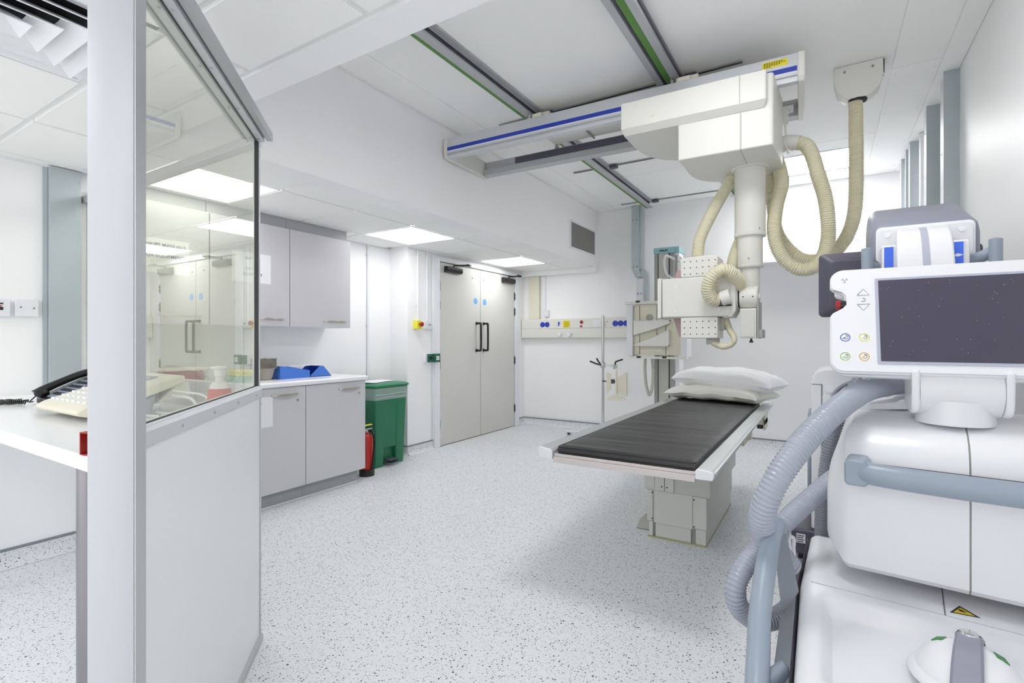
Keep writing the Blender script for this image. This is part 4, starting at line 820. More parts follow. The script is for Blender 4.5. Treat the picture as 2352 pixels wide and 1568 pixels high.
def rpoly(P, n=6):   # polygon with per-corner radius
    out = []; N_ = len(P)
    for i in range(N_):
        p, a, c_ = Vector(P[i][:2]), Vector(P[i-1][:2]), Vector(P[(i+1) % N_][:2]); r = P[i][2]
        if r == 0: out.append(tuple(p)); continue
        A = p+(a-p).normalized()*r; D = p+(c_-p).normalized()*r
        for k in range(n+1): s_ = k/n; out.append(tuple(A*(1-s_)**2+p*2*s_*(1-s_)+D*s_*s_))
    return out
def acov(k): return rpoly([(-1.050+k*.3, 2.945+k, .01), (-.262-k*.3, 2.960+k, .012), (-.262-k*.3, 3.50, .02), (-.70, 3.62, .1), (-1.050+k*.3, 3.62, .42)], 10)
hs = obj('carriage_cover', B().loft([[(x, y, z) for x, y in acov(k)] for k, z in ((.034, 2.418), (.0, 2.450), (.0, 2.602))]), 'cream', t, bevel=.006, seg=3, angle=28)
obj('shadow_gap', B().box(-1.04, -.28, 2.965, 3.04, 2.602, 2.606), 'dark', hs, smooth=False)
hb = obj('lower_cover', B().prism(rpoly([(-.722, 2.988, .01), (-.232, 3.000, .02), (-.205, 3.56, .20), (-.722, 3.56, .28)], 10), 2.215, 2.60, 'z'), 'cream', t, bevel=.012, seg=3)
obj('cover_joint', B().box(-.394, -.388, 2.9568, 2.965, 2.452, 2.600).box(-.394, -.388, 2.990, 2.9975, 2.218, 2.425).box(-.394, -.388, 2.998, 3.27, 2.2135, 2.2155), 'colface', hb, smooth=False)
obj('cover_screw', B().cyl((-.86, 2.952, 2.50), (-.86, 2.945, 2.50), .013, 18), 'cream2', hs)
CXc, CYc = -.386, 3.36
obj('column_collar', B().lathe([(.098, 2.206), (.104, 2.215)], (CXc, CYc, 0), 32), 'cream', hb)
obj('column_section', B().lathe([(.086, 1.803), (.089, 1.81), (.089, 1.818), (.086, 1.822), (.086, 2.215)], (CXc, CYc, 0), 40), 'cream', t)
obj('column_section', B().lathe([(.070, 1.615), (.073, 1.62), (.073, 1.63), (.070, 1.634), (.070, 1.81)], (CXc, CYc, 0), 36), 'cream', t)
obj('column_section', B().lathe([(.054, 1.32), (.054, 1.62)], (CXc, CYc, 0), 32), 'cream', t)
obj('screw', B().cyl((CXc+.0, CYc-.071, 1.665), (CXc, CYc-.068, 1.665), .006, 10).box(CXc+.055, CXc+.06, CYc-.068, CYc-.062, 1.83, 1.845), 'colside', t, kind='stuff')
# tube head
YH = 3.10
th = obj('tube_housing', B().box(-.845, -.452, YH, YH+.19, 1.316, 1.552), 'cream', t, bevel=.008)
obj('end_flange', B().box(-.872, -.848, YH-.004, YH+.2, 1.312, 1.556), 'cream', th, bevel=.005)
obj('upper_vent_cover', B().prism([(-.735, 1.553), (-.527, 1.553), (-.527, 1.668), (-.545, 1.674), (-.63, 1.675), (-.73, 1.668), (-.735, 1.662)], YH+.004, YH+.20, 'y'), 'cream', th, bevel=.006)
obj('lower_vent_cover', B().prism([(-.735, 1.315), (-.527, 1.315), (-.527, 1.190), (-.735, 1.190)], YH+.004, YH+.20, 'y'), 'cream', th, bevel=.006)
v = B()
for z in [1.645, 1.608, 1.571, 1.29, 1.253, 1.216]:
    for i in range(6):
        x = -.712+i*.0345; v.cyl((x, YH+.0045, z), (x, YH+.002, z), .0032, 8)
obj('vent_holes', v, 'dark', th, kind='stuff')
s = B()
for x, z in ((-.762, 1.50), (-.762, 1.358), (-.515, 1.36)): s.cyl((x, YH, z), (x, YH-.004, z), .0075, 12)
obj('cover_screw', s, 'tbar', th)
obj('cast_bracket', B().loft([[(-.50, YH+.02, 1.555), (-.50, YH+.02, 1.31), (-.50, YH+.19, 1.31), (-.50, YH+.19, 1.555)], [(-.452, YH-.006, 1.555), (-.452, YH-.006, 1.312), (-.452, YH+.19, 1.312), (-.452, YH+.19, 1.555)], [(-.430, YH+.004, 1.535), (-.430, YH+.004, 1.35), (-.430, YH+.18, 1.35), (-.430, YH+.18, 1.535)]]), 'cream', th, bevel=.004)
obj('swivel_joint', B().cyl((-.430, YH+.09, 1.425), (-.424, YH+.09, 1.425), .066, 28).cyl((-.418, YH+.09, 1.425), (-.322, YH+.09, 1.425), .064, 32, prof=[(0, .058), (.03, .064), (.93, .064), (1, .058)]).cyl((-.322, YH+.09, 1.425), (-.312, YH+.09, 1.425), .02, 16), 'cream', th)
obj('swivel_ring', B().cyl((-.4235, YH+.09, 1.425), (-.4185, YH+.09, 1.425), .060, 28).cyl((-.395, YH+.025, 1.425), (-.395, YH+.03, 1.425), .004, 8).cyl((-.345, YH+.025, 1.425), (-.345, YH+.03, 1.425), .004, 8), 'ink', th)
obj('drive_box', B().box(-.412, -.328, YH+.03, YH+.18, 1.192, 1.36), 'cream', th, bevel=.004)
obj('drive_side', B().box(-.3275, -.316, YH+.04, YH+.2, 1.19, 1.40).box(-.316, -.298, YH+.04, YH+.2, 1.192, 1.24), 'colside', th, smooth=False, bevel=.002)
obj('drive_panel', B().box(-.406, -.336, YH+.026, YH+.031, 1.2, 1.352), 'pedl', th, smooth=False, bevel=.002)
obj('lock_knob', B().cyl((-.36, YH+.09, 1.19), (-.36, YH+.09, 1.166), .008, 12, prof=[(0, .006), (.4, .005), (.6, .010), (1, .010)]), 'black', th)
obj('cable_socket', B().cyl((-.452, YH-.035, 1.428), (-.500, YH-.035, 1.415), .042, 14), 'cream', th)
obj('locking_clip', B().box(-.535, -.45, YH-.01, YH, 1.375, 1.382), 'ink', th, smooth=False)
for sgn, z0, z1 in ((1, 1.55, 1.63), (-1, 1.33, 1.20)):
    obj('collimator_fin', B().prism([(-.83, z0), (-.79, z0), (-.775, z0+(z1-z0)*.85), (-.79, z1), (-.80, z1)] if sgn > 0 else [(-.83, z0), (-.79, z0), (-.765, z1), (-.79, z1)], YH+.20, YH+.21, 'y').prism([(-.80, z0), (-.765, z0), (-.765, z1+.0), (-.78, z1)], YH+.24, YH+.25, 'y'), 'persp', th, smooth=False)
obj('underslung_bracket', B().box(-.60, -.54, YH+.06, YH+.16, 1.155, 1.19).box(-.535, -.50, YH+.08, YH+.16, 1.24, 1.31), 'colface', th, bevel=.003)
# hoses of the crane
YR = 3.55
def hose(name, pts, r, m, parent, pitch=.0125, seg=18, depth=.15): return obj(name, B().tube(pts, r, seg, 10, pitch=pitch, depth=depth), m, parent, angle=80)
hose('cable_hose', [(-0.483,3.45,2.238), (-0.519,3.42,2.154), (-0.565,3.36,2.045), (-0.613,3.3,1.923), (-0.655,3.25,1.797), (-0.661,3.22,1.682)], .036, 'hosec', t)
hose('cable_hose', [(-0.404,3.5,1.951), (-0.446,3.48,1.842), (-0.473,3.42,1.739), (-0.485,3.36,1.651), (-0.487,3.34,1.555), (-0.445,3.32,1.446)], .033, 'hosec', t)
hose('cable_hose', [(-0.433,3.3,1.417), (-0.421,3.16,1.495), (-0.44,3.08,1.545), (-0.487,3.03,1.572), (-0.539,3.01,1.535), (-0.564,3.02,1.473), (-0.55,3.05,1.416), (-0.512,3.07,1.408)], .040, 'hosec', t)
hose('cable_hose', [(-0.495,3.2,1.298), (-0.472,3.17,1.241), (-0.445,3.15,1.193), (-0.459,3.15,1.157), (-0.506,3.15,1.142), (-0.565,3.16,1.165)], .018, 'hosec', t, pitch=.009)
hose('cable_hose', [(-0.286,3.56,2.262), (-0.288,3.56,2.14), (-0.276,3.56,2.001), (-0.258,3.58,1.866), (-0.206,3.6,1.766), (-0.122,3.62,1.685), (-0.034,3.64,1.673), (0.045,3.66,1.714), (0.108,3.68,1.801), (0.146,3.69,1.92), (0.159,3.7,2.078), (0.16,3.71,2.318), (0.156,3.72,2.68)], .040, 'hosec', t)
hose('cable_hose', [(-0.135,3.48,2.361), (-0.094,3.46,2.33), (-0.061,3.44,2.251), (-0.032,3.42,2.126), (-0.002,3.41,2.006), (0.013,3.4,1.877), (0.015,3.4,1.765), (-0.004,3.38,1.665), (-0.057,3.36,1.595), (-0.126,3.35,1.589), (-0.201,3.35,1.65), (-0.245,3.36,1.748), (-0.258,3.38,1.856), (-0.247,3.42,1.993), (-0.224,3.46,2.117), (-0.234,3.5,2.217), (-0.259,3.52,2.313)], .040, 'hosec', t)
obj('hose_elbow', B().tube([(-0.238,3.5,2.362), (-0.2,3.49,2.38), (-0.131,3.48,2.36)], .043, 18, 6).cyl((-0.172,3.485,2.37), (-0.158,3.484,2.367), .046, 18), 'cream', t)
obj('elbow_clip', B().tube([(-0.184,3.45,2.298), (-0.193,3.45,2.318), (-0.205,3.5,2.456), (-0.206,3.52,2.543)], .006, 6, 4).box(-.225, -.19, 3.46, 3.52, 2.50, 2.575), 'cream', t)
# ceiling bracket that takes the hose
t = thing('hose_bracket', 'cream curved hose bracket screwed to the ceiling', 'bracket', (.166, 3.70, CH))
pr = [(.045, 2.838), (.29, 2.838), (.292, 2.74), (.275, 2.68), (.235, 2.645), (.215, 2.635), (.12, 2.635), (.10, 2.645), (.062, 2.685), (.045, 2.75)]
obj('front_cover', B().prism(pr, 3.665, 3.675, 'y'), 'cream', t, bevel=.004)
obj('shell', B().loft([[(.167+(x-.167)*k, y, 2.838-(2.838-z)*kz) for x, z in pr] for y, k, kz in ((3.675, .985, .985), (3.74, 1, 1), (3.80, .97, .95))]), 'cream', t, bevel=.004)
obj('side_slot', B().box(.289, .297, 3.68, 3.75, 2.76, 2.835), 'dark', t, smooth=False)
obj('screw', B().cyl((.10, 3.665, 2.80), (.10, 3.661, 2.80), .007, 10).cyl((.24, 3.665, 2.80), (.24, 3.661, 2.80), .007, 10), 'colside', t, kind='stuff')
obj('hose_collar', B().lathe([(.046, 2.625), (.05, 2.64)], (.168, 3.715, 0), 20), 'ink', t)
# ---------------------------------------------------------------- mobile C-arm unit in the foreground
MO = (-.0655, 1.80, 0); MM = Matrix.Translation(MO) @ Matrix.Rotation(R(-6.5), 4, 'Z')
def ML():
    b = B(); b.M = MM; return b
mu = thing('mobile_imaging_unit', 'large white mobile C-arm x-ray unit with blue-grey handle bars, beside the table', 'x-ray machine', (.28, 1.80, 0), R(-6.5))
def ue(v): return -.12*v if v < 0 else -.075*v
b = ML(); nu, nv = 60, 84; U1 = .70; V0, V1 = -.66, .50; vs_ = []
def sst(x): x = max(0, min(1, x)); return x*x*(3-2*x)
def deckz(u, v):
    z = .44+(.085*v if v < 0 else .0)
    du = min((u-.055)/.03, (.66-u)/.03); dv = min((-.04-v)/.05, (v+.44)/.05)
    rr = min(sst(du), 1)*min(sst(dv), 1); z -= .036*rr
    e = min(u-ue(v)*0, .03)/.03
    z -= .028*(1-math.sqrt(max(0, 1-(1-min(1, max(0, e)))**2)))
    if v < -.56: z -= .5*(v+.56)**2*8
    if v > .44: z -= .02*sst((v-.44)/.06)
    return z
vl = [V0+(V1-V0)*j/nv for j in range(nv+1)]
ul = [0, .002, .005, .01, .017, .025, .035]+[.035+(U1-.035)*i/(nu-6) for i in range(1, nu-5)]; nu = len(ul)-1
for v in vl:
    for u in ul: vs_.append((u+ue(v)*(1-u/U1), v, deckz(u, v)))
fs = [(j*(nu+1)+i, j*(nu+1)+i+1, (j+1)*(nu+1)+i+1, (j+1)*(nu+1)+i) for j in range(nv) for i in range(nu)]
o_ = len(vs_); bd_ = [i for i in range(nu+1)]+[j*(nu+1)+nu for j in range(1, nv+1)]+[nv*(nu+1)+i for i in range(nu-1, -1, -1)]+[j*(nu+1) for j in range(nv-1, 0, -1)]
vs_ += [(vs_[k][0], vs_[k][1], .12) for k in bd_]; n_ = len(bd_)
fs += [(bd_[k], bd_[(k+1) % n_], o_+(k+1) % n_, o_+k) for k in range(n_)]
b.add(vs_, fs); dk = obj('base_cover', b, 'white', mu, angle=50)
obj('chassis', ML().box(.03, .66, -.55, .48, .04, .125), 'charc', mu, bevel=.01)
obj('cover_crease', ML().tube([(.003+.010*0, .005, .4135), (.012, .005, .427), (.03, .005, .4395), (.06, .005, .4402), (.35, .009, .4402), (.69, .012, .4402)], .0012, 6, 2), 'bezel', dk)
obj('cover_seam', ML().box(.340, .343, .008, .30, .4385, .4412), 'inkg', dk, smooth=False)
tr = obj('warning_sticker', ML().prism([(.352, .038), (.415, .050), (.375, .098)], .4402, .4408, 'z'), 'ink', dk, smooth=False)
obj('sticker_face', ML().prism([(.360, .044), (.404, .052), (.376, .086)], .4408, .4412, 'z'), 'glowg', tr, smooth=False)
obj('sticker_mark', ML().prism([(.376, .058), (.390, .060), (.374, .074), (.370, .066)], .4412, .4414, 'z'), 'ink', tr, smooth=False)
# grey side frame, guard loop and wheels
sd = obj('side_frame', ML().loft([[(u+ue(v), v, z) for u, z in ((-.008, .405+.075*min(v, 0)), (-.012, .39+.075*min(v, 0)), (-.05, .35+.05*min(v, 0)), (-.055, .06), (-.008, .06))] for v in (-.62, -.4, -.2, -.03, .02)]), 'greyf', mu, angle=30)
obj('edge_strip', ML().loft([[(u+ue(v), v, z+.085*min(v, 0)) for u, z in ((-.004, .405), (-.009, .425), (-.006, .30), (-.002, .30))] for v in (-.62, -.4, -.2, 0, .2, .45)]), 'charc', mu)
gl = obj('guard_handle', B().tube([(-0.119,1.126,0.286), (-0.129,1.237,0.333), (-0.137,1.326,0.368), (-0.142,1.405,0.417), (-0.145,1.462,0.459), (-0.144,1.545,0.512), (-0.141,1.618,0.554), (-0.137,1.679,0.594), (-0.13,1.742,0.611), (-0.115,1.81,0.579), (-0.102,1.818,0.521), (-0.091,1.801,0.461), (-0.083,1.771,0.422)], lambda u: .0275 if u < .68 else .0275-.022*min(1, (u-.68)/.12), 18, 8), 'greyb', mu, angle=80)
def plate(P, th, m, name, par, bev=.002): # thin plate through image-independent world points
    return obj(name, B().loft([[Vector(p) for p in P], [Vector(p)+Vector(th) for p in P]]), m, par, bevel=bev, smooth=False)
plate([(-0.113,1.788,0.581), (-0.104,1.788,0.545), (-0.091,1.778,0.497), (-0.078,1.762,0.446), (-0.074,1.753,0.431), (-0.072,1.719,0.431), (-0.103,1.629,0.401), (-0.114,1.646,0.466), (-0.124,1.687,0.524), (-0.123,1.735,0.559)], (.004, .012, 0), 'greyf', 'side_wing', mu)
obj('handle_foot', B().loft([[Vector(p)+Vector(q) for p in ((-0.129,1.367,0.383), (-0.092,1.436,0.389), (-0.07,1.415,0.379), (-0.11,1.343,0.374))] for q in ((0, 0, 0), (0, 0, -.16))]), 'greyb', mu, bevel=.012, seg=3)
obj('cable_hook', B().tube([(-0.097,1.845,0.401), (-0.092,1.871,0.462), (-0.098,1.879,0.498), (-0.101,1.889,0.525), (-0.096,1.892,0.536), (-0.087,1.898,0.528), (-0.088,1.891,0.496), (-0.083,1.877,0.448)], .006, 8, 5), 'white', mu)
plate([(-0.102,1.883,0.496), (-0.084,1.894,0.496), (-0.08,1.867,0.439), (-0.084,1.853,0.432)], (.003, .01, 0), 'greyb', 'hook_plate', mu)
wh = ML().cyl((-.145, -.33, .10), (-.085, -.33, .10), .10, 28)
for v in (.40,): wh.cyl((-.05, v, .09), (.0, v, .09), .09, 24)
obj('wheel', ML().cyl((-.150, -.30, .105), (-.08, -.30, .105), .105, 28, prof=[(0, .09), (.1, .105), (.9, .105), (1, .09)]), 'charc', mu, label='charcoal wheel')
obj('wheel', ML().cyl((.70, -.30, .105), (.76, -.30, .105), .105, 28, prof=[(0, .09), (.1, .105), (.9, .105), (1, .09)]), 'charc', mu, label='charcoal wheel')
obj('column_base', ML().box(-.035, .25, .48, .80, .10, .30), 'white', mu, bevel=.03, seg=4)
obj('castor_cover', B().loft([[(x, y, z) for x, y in ((-.17, 2.62), (-.05, 2.60), (-.02, 2.75), (-.06, 2.86), (-.15, 2.84))] for z in (.02, .12)]), 'charc', mu, bevel=.02)
# console body
VF = .067
prof_ = [(0, .500), (-.0, .56), (-.0, .70), (.0, .79), (.006, .83), (.02, .862), (.045, .888), (.09, .908), (.18, .930), (.34, .952), (.38, .94), (.40, .90), (.40, .53), (.36, .49), (.06, .482), (.016, .484)]
def csec(u, f, k):   # f: how far the section has retreated towards a smaller side face
    out = []
    for v, z in prof_:
        vv = VF+v+f*.055*(1-min(1, v/.36))-f*.03*(v > .3); zz = z-f*max(0, (z-.60))*.50+f*max(0, .62-z)*.62
        out.append((u, vv, zz))
    return out
secs = [csec(.058, 1.0, 0), csec(.062, .80, 0), csec(.078, .5, 0), csec(.100, .16, 0), csec(.110, .04, 0), csec(.120, 0, 0), csec(.394, 0, 0)]
cb_ = obj('console_body', ML().loft(secs), 'white', mu, angle=28)
secs = [csec(.398, 0, 0), csec(.672, 0, 0), csec(.690, .04, 0), csec(.70, .16, 0), csec(.712, .5, 0), csec(.722, 1, 0)]
obj('console_body', ML().loft(secs), 'white', mu, angle=28, label='right half of the console body')
obj('body_seam', ML().loft([[(u, VF+v+.002, z-.002*(z > .8)) for v, z in prof_] for u in (.3945, .3975)]), 'seam', mu, label='fine grey-green seam')
obj('panel_joint', ML().box(.19, .68, VF-.0012, VF+.0015, .8115, .8135), 'inkg', mu, smooth=False)
obj('handle_bar', ML().tube([(.145, VF-.05, .797), (.160, VF-.062, .797), (.19, VF-.076, .797), (.24, VF-.085, .797), (.32, VF-.088, .796), (.45, VF-.088, .796), (.60, VF-.082, .797), (.645, VF-.06, .797), (.65, VF+.02, .797)], .0315, 20, 8), 'greyb', mu, angle=80, label='thick blue-grey push handle')
obj('handle_mount', ML().loft([[(u, v, z) for u, z in ((.116, .768), (.124, .760), (.165, .760), (.175, .768), (.175, .822), (.165, .834), (.126, .834), (.116, .826))] for v in (VF-.092, VF+.03)]), 'greyb', mu, bevel=.012, seg=4)
# control monitor
MW = Vector((0, .3793, .9253)); MN = Vector((0, -.9253, .3793))
MonM = Matrix(((1, MW.x, MN.x, .018), (0, MW.y, MN.y, 1.93), (0, MW.z, MN.z, 1.0815), (0, 0, 0, 1)))
def MB():
    b = B(); b.M = MonM; return b
def outl(d=0):
    W_, H_ = .60, .365; pts = []
    def arc(cx, cyy, r, a0, a1, n=6):
        for k in range(n+1): q = R(a0+(a1-a0)*k/n); pts.append((cx+r*math.cos(q), cyy+r*math.sin(q)))
    arc(W_-.035, .035, .035+d, -90, 0); arc(W_-.035, H_-.035, .035+d, 0, 90); arc(.035, H_-.035, .035+d, 90, 180)
    pts.extend([(-d, .300), (.006-d*.3, .291+d*.2), (.030-d, .281+d*.2), (.040-d, .268), (.042-d, .255), (.041-d, .235), (.033-d, .222), (.004-d*.3, .204-d*.2), (-d, .197)]); arc(.035, .035, .035+d, 180, 270); return pts
mon = obj('control_monitor', MB().prism(outl(), -.004, 0, 'z'), 'white', mu, bevel=.002, label='white touch-screen monitor with coloured buttons')
obj('gap_line', MB().prism(outl(-.002), -.0065, -.004, 'z'), 'inkg', mon)
obj('rear_housing', MB().prism(outl(.004), -.026, -.0065, 'z'), 'white', mon, bevel=.005, seg=3)
obj('rear_housing', MB().prism([(p[0]*.97+.009, p[1]*.98-.006) for p in outl(.0)], -.05, -.026, 'z'), 'whitem', mon, bevel=.006)
obj('screen_bezel', MB().prism(rrect(.121, .575, .026, .325, .003, 2), .0004, .0022, 'z'), 'bezel', mon, smooth=False)
obj('screen', MB().box(.130, .566, .035, .317, .0022, .0028), 'screen', mon, smooth=False)
dd = MB(); random.seed(4)
for k in range(60):
    u, w_ = random.uniform(.135, .56), random.uniform(.04, .31); r_ = random.uniform(.0003, .0006); dd.box(u, u+r_*2, w_, w_+r_*2, .0028, .0030)
obj('dust_specks', dd, 'paper', mon, smooth=False, kind='stuff')
def ringm(b, cx, cyy, r0, r1, z0, z1, n=32, a0=0, a1=360, sx=1, sy=1):
    R0 = [[(cx+sx*r*math.cos(R(a0+(a1-a0)*k/n)), cyy+sy*r*math.sin(R(a0+(a1-a0)*k/n)), z) for k in range(n+(a1-a0 < 360))] for r, z in ((r0, z0), (r0, z1), (r1, z1), (r1, z0), (r0, z0))]
    b.loft(R0, cap=False, close=(a1-a0 >= 360)); return b
for cx, cyy, mm in ((.038, .116, 'bluep'), (.089, .116, 'yelp'), (.037, .050, 'limep'), (.0875, .050, 'orange')):
    bt = obj('button', ringm(MB(), cx, cyy, .0150, .0185, 0, .0006).cyl((cx, cyy, 0), (cx, cyy, .0004), .0115, 28), 'tbar', mon)
    obj('button_ring', ringm(MB(), cx, cyy, .0118, .0138, 0, .0010), mm, bt)
    ic = ringm(MB(), cx+.001, cyy+.001, .0062, .0074, .0004, .0010, 16, -110, 100)
    ic.tube([(cx-.008, cyy-.003, .0008), (cx-.002, cyy-.001 if mm != 'bluep' else cyy-.004, .0008), (cx+.002, cyy+.003, .0008), (cx+.008, cyy+.006, .0008)], .0005, 5, 3)
    obj('button_icon', ic, 'ink', bt); obj('button_icon', MB().tube([(cx-.008, cyy-.004, .0008), (cx-.001, cyy, .0008)], .0011, 5, 2), mm, bt)
ar = MB()
for P in ([(.072, .267), (.106, .267), (.089, .289)], [(.072, .234), (.106, .234), (.089, .212)]): ar.tube([(p[0], p[1], .0006) for p in P+[P[0]]], .0007, 5, 1, smooth=False)
obj('arrow_mark', ar, 'inkg', mon, kind='stuff')
obj('c_arm_mark', ringm(MB(), .088, .250, .0056, .0068, 0, .0008, 14, -80, 100).box(.084, .090, .2435, .2448, 0, .0008), 'ink', mon)
tf = MB()
for k in range(3):
    q = R(90+120*k+180); cx, cyy = .038, .325
    tf.prism([(cx+.0025*math.cos(q-.5), cyy+.0025*math.sin(q-.5)), (cx+.0105*math.cos(q-.5), cyy+.0105*math.sin(q-.5)), (cx+.0105*math.cos(q+.5), cyy+.0105*math.sin(q+.5)), (cx+.0025*math.cos(q+.5), cyy+.0025*math.sin(q+.5))], 0, .0006, 'z')
obj('radiation_mark', tf.cyl((.038, .325, 0), (.038, .325, .0006), .0018, 8), 'bezel', mon)
obj('stop_button', MB().cyl((.026, .239, -.012), (.012, .239, -.012), .013, 20, prof=[(0, .0135), (.25, .0155), (.8, .0155), (1, .012)]), 'redpl', mon, label='red emergency stop button')
obj('button_collar', MB().cyl((.042, .239, -.012), (.026, .239, -.012), .014, 20), 'black', mon)
# monitor support on the console
nk = obj('monitor_support', B().lathe([(.093, .928), (.094, .932), (.094, .945), (.092, .960), (.092, 1.0)], (.335, 2.02, 0), 36), 'white', mu, angle=50)
for x0, x1 in ((.222, .242), (.432, .450)): obj('support_cheek', B().prism(rpoly([(1.925, 1.09, .01), (2.10, 1.12, .01), (2.09, .96, .05), (1.93, .955, .05)], 6), x0, x1, 'x'), 'white', nk, bevel=.006)
obj('support_drum', B().cyl((.243, 2.01, 1.03), (.431, 2.01, 1.03), .078, 32), 'whitem', nk)
obj('keyboard_tray', B().prism([(.06, .935), (.08, .962), (.20, .972), (.215, .98), (.24, .98), (.24, .95)], 2.12, 2.30, 'y'), 'white', mu, bevel=.004)
obj('key_panel', B().box(.045, .11, 2.26, 2.28, .95, .985), 'bezel', mu, bevel=.003, smooth=False)
# C-arm behind the monitor
tb = [(2.45, 1.505), (2.45, 1.617), (2.47, 1.64), (2.72, 1.745), (2.75, 1.75), (2.77, 1.72), (2.77, 1.50), (2.74, 1.47), (2.47, 1.47)]
def hsec(x, k): # hood section at x, k shrinks it
    return [(x, 2.62+(y-2.62)*(1-.12*k), 1.47+(z-1.47)*(1-.22*k)) for y, z in tb]
hd = obj('tank_hood', B().loft([hsec(.155, 1.2), hsec(.160, .6), hsec(.172, .18), hsec(.19, 0), hsec(.44, 0), hsec(.460, .18), hsec(.476, .6), hsec(.482, 1.2)]), 'greyp', mu, angle=50)
obj('front_face', B().prism(rrect(.176, .458, 1.49, 1.612, .016, 4), 2.440, 2.448, 'y'), 'whitem', hd, bevel=.003)
obj('face_rim', B().prism(rrect(.170, .464, 1.484, 1.620, .018, 4), 2.4465, 2.452, 'y'), 'frame', hd)
for q_ in (.205, .425): obj('face_screw', B().cyl((q_, 2.440, 1.588), (q_, 2.437, 1.588), .010, 14), 'frame', hd)
arc = [(2.44, 1.600), (2.405, 1.598), (2.36, 1.575), (2.32, 1.53), (2.29, 1.47), (2.27, 1.40), (2.265, 1.30), (2.28, 1.18), (2.31, 1.07), (2.36, .96)]
P_ = catmull([(0, y, z) for y, z in arc], 4)
rings = []
for i, p in enumerate(P_):
    tt = (P_[min(i+1, len(P_)-1)]-P_[max(0, i-1)]).normalized(); nn = Vector((0, tt.z, -tt.y)); u = i/(len(P_)-1)
    xa, xb = .234-.012*min(1, u*2.5), .382
    rings.append([(xa, p.y, p.z), (xb, p.y, p.z), (xb, p.y-nn.y*.05, p.z-nn.z*.05), (xa, p.y-nn.y*.05, p.z-nn.z*.05)])
ac = obj('c_arc', B().loft(rings), 'white', mu, bevel=.006, angle=50)
rings = [[(x, p.y+q*.0, p.z) for x, p, q in ()] for _ in ()]
for i, p in enumerate(P_):
    tt = (P_[min(i+1, len(P_)-1)]-P_[max(0, i-1)]).normalized(); nn = Vector((0, tt.z, -tt.y)); o1 = nn*.0015; o2 = nn*-.002; u = i/(len(P_)-1); xm = .298-.004*min(1, u*2.5)
    if i > 3: rings.append([(xm, p.y+o1.y, p.z+o1.z), (xm+.021, p.y+o1.y, p.z+o1.z), (xm+.021, p.y+o2.y, p.z+o2.z), (xm, p.y+o2.y, p.z+o2.z)])
obj('track_stripe', B().loft(rings), 'bezel', ac, angle=80, label='pale blue-grey stripe down the arc')
for x0, x1, lx0, lx1 in ((.180, .226, .187, .214), (.372, .428, .386, .410)):
    hb_ = obj('arc_housing', B().box(x0, x1, 2.33, 2.44, 1.36, 1.532), 'white', mu, bevel=.006)
    obj('blue_label', B().box(lx0, lx1, 2.326, 2.330, 1.40, 1.524), 'label', hb_, smooth=False)
    if x0 > .3: obj('figure_mark', B().prism([(.386, 1.478), (.392, 1.484), (.400, 1.482), (.410, 1.478), (.400, 1.474), (.392, 1.472)], 2.3255, 2.326, 'y'), 'paper', hb_, smooth=False)
for x in (.137, .50): obj('grip_post', B().tube([(x, 2.36, 1.532), (x, 2.36, 1.50), (x, 2.36, 1.30)], lambda u: .010 if u < .01 else .019, 16, 5), 'greyb', mu)
obj('grip_bridge', B().tube([(.137, 2.37, 1.47), (.18, 2.40, 1.455), (.3, 2.43, 1.45), (.44, 2.40, 1.465), (.50, 2.37, 1.49)], .02, 12, 5), 'greyb', mu)
obj('c_arm_body', B().box(.16, .47, 2.46, 2.78, .60, 1.46), 'white', mu, bevel=.03)
# hoses of the unit
hose('cable_hose', [(0.27,2.283,1.033), (0.187,2.185,1.024), (0.117,2.047,1.014), (0.053,1.914,0.982), (-0.002,1.797,0.937), (-0.049,1.721,0.887), (-0.089,1.662,0.832), (-0.122,1.629,0.772), (-0.148,1.625,0.707), (-0.16,1.653,0.646), (-0.158,1.725,0.579), (-0.136,1.844,0.502), (-0.097,1.892,0.439)], .037, 'hoseg', mu, pitch=.0125, depth=.14)
hose('cable_hose', [(0.053,2.149,0.709), (0.006,2.073,0.679), (-0.044,1.995,0.64), (-0.098,1.914,0.595), (-0.14,1.865,0.546), (-0.18,1.817,0.502), (-0.216,1.747,0.466), (-0.235,1.713,0.421), (-0.237,1.711,0.373), (-0.221,1.744,0.322), (-0.184,1.791,0.284), (-0.138,1.843,0.279), (-0.097,1.892,0.304), (-0.068,1.933,0.344)], .0325, 'hoseg', mu, pitch=.0115, depth=.14)
hose('cable_hose', [(0.114,2.363,1.027), (0.086,2.345,0.98), (0.057,2.328,0.922), (0.036,2.338,0.851), (0.017,2.339,0.773), (0.004,2.354,0.683), (-0.003,2.35,0.597), (-0.01,2.368,0.504), (-0.013,2.39,0.375)], .026, 'hosegd', mu, pitch=.0115, depth=.14)
obj('thin_cable', B().tube([(0.046,2.497,0.857), (-0,2.528,0.821), (-0.011,2.58,0.766), (-0,2.586,0.652), (0.016,2.596,0.577)], .006, 8, 5).tube([(0.124,2.428,1.027), (0.052,2.443,0.988), (0.015,2.455,0.914), (0.008,2.474,0.857), (0.046,2.497,0.821)], .008, 8, 5), 'hosegd', mu)
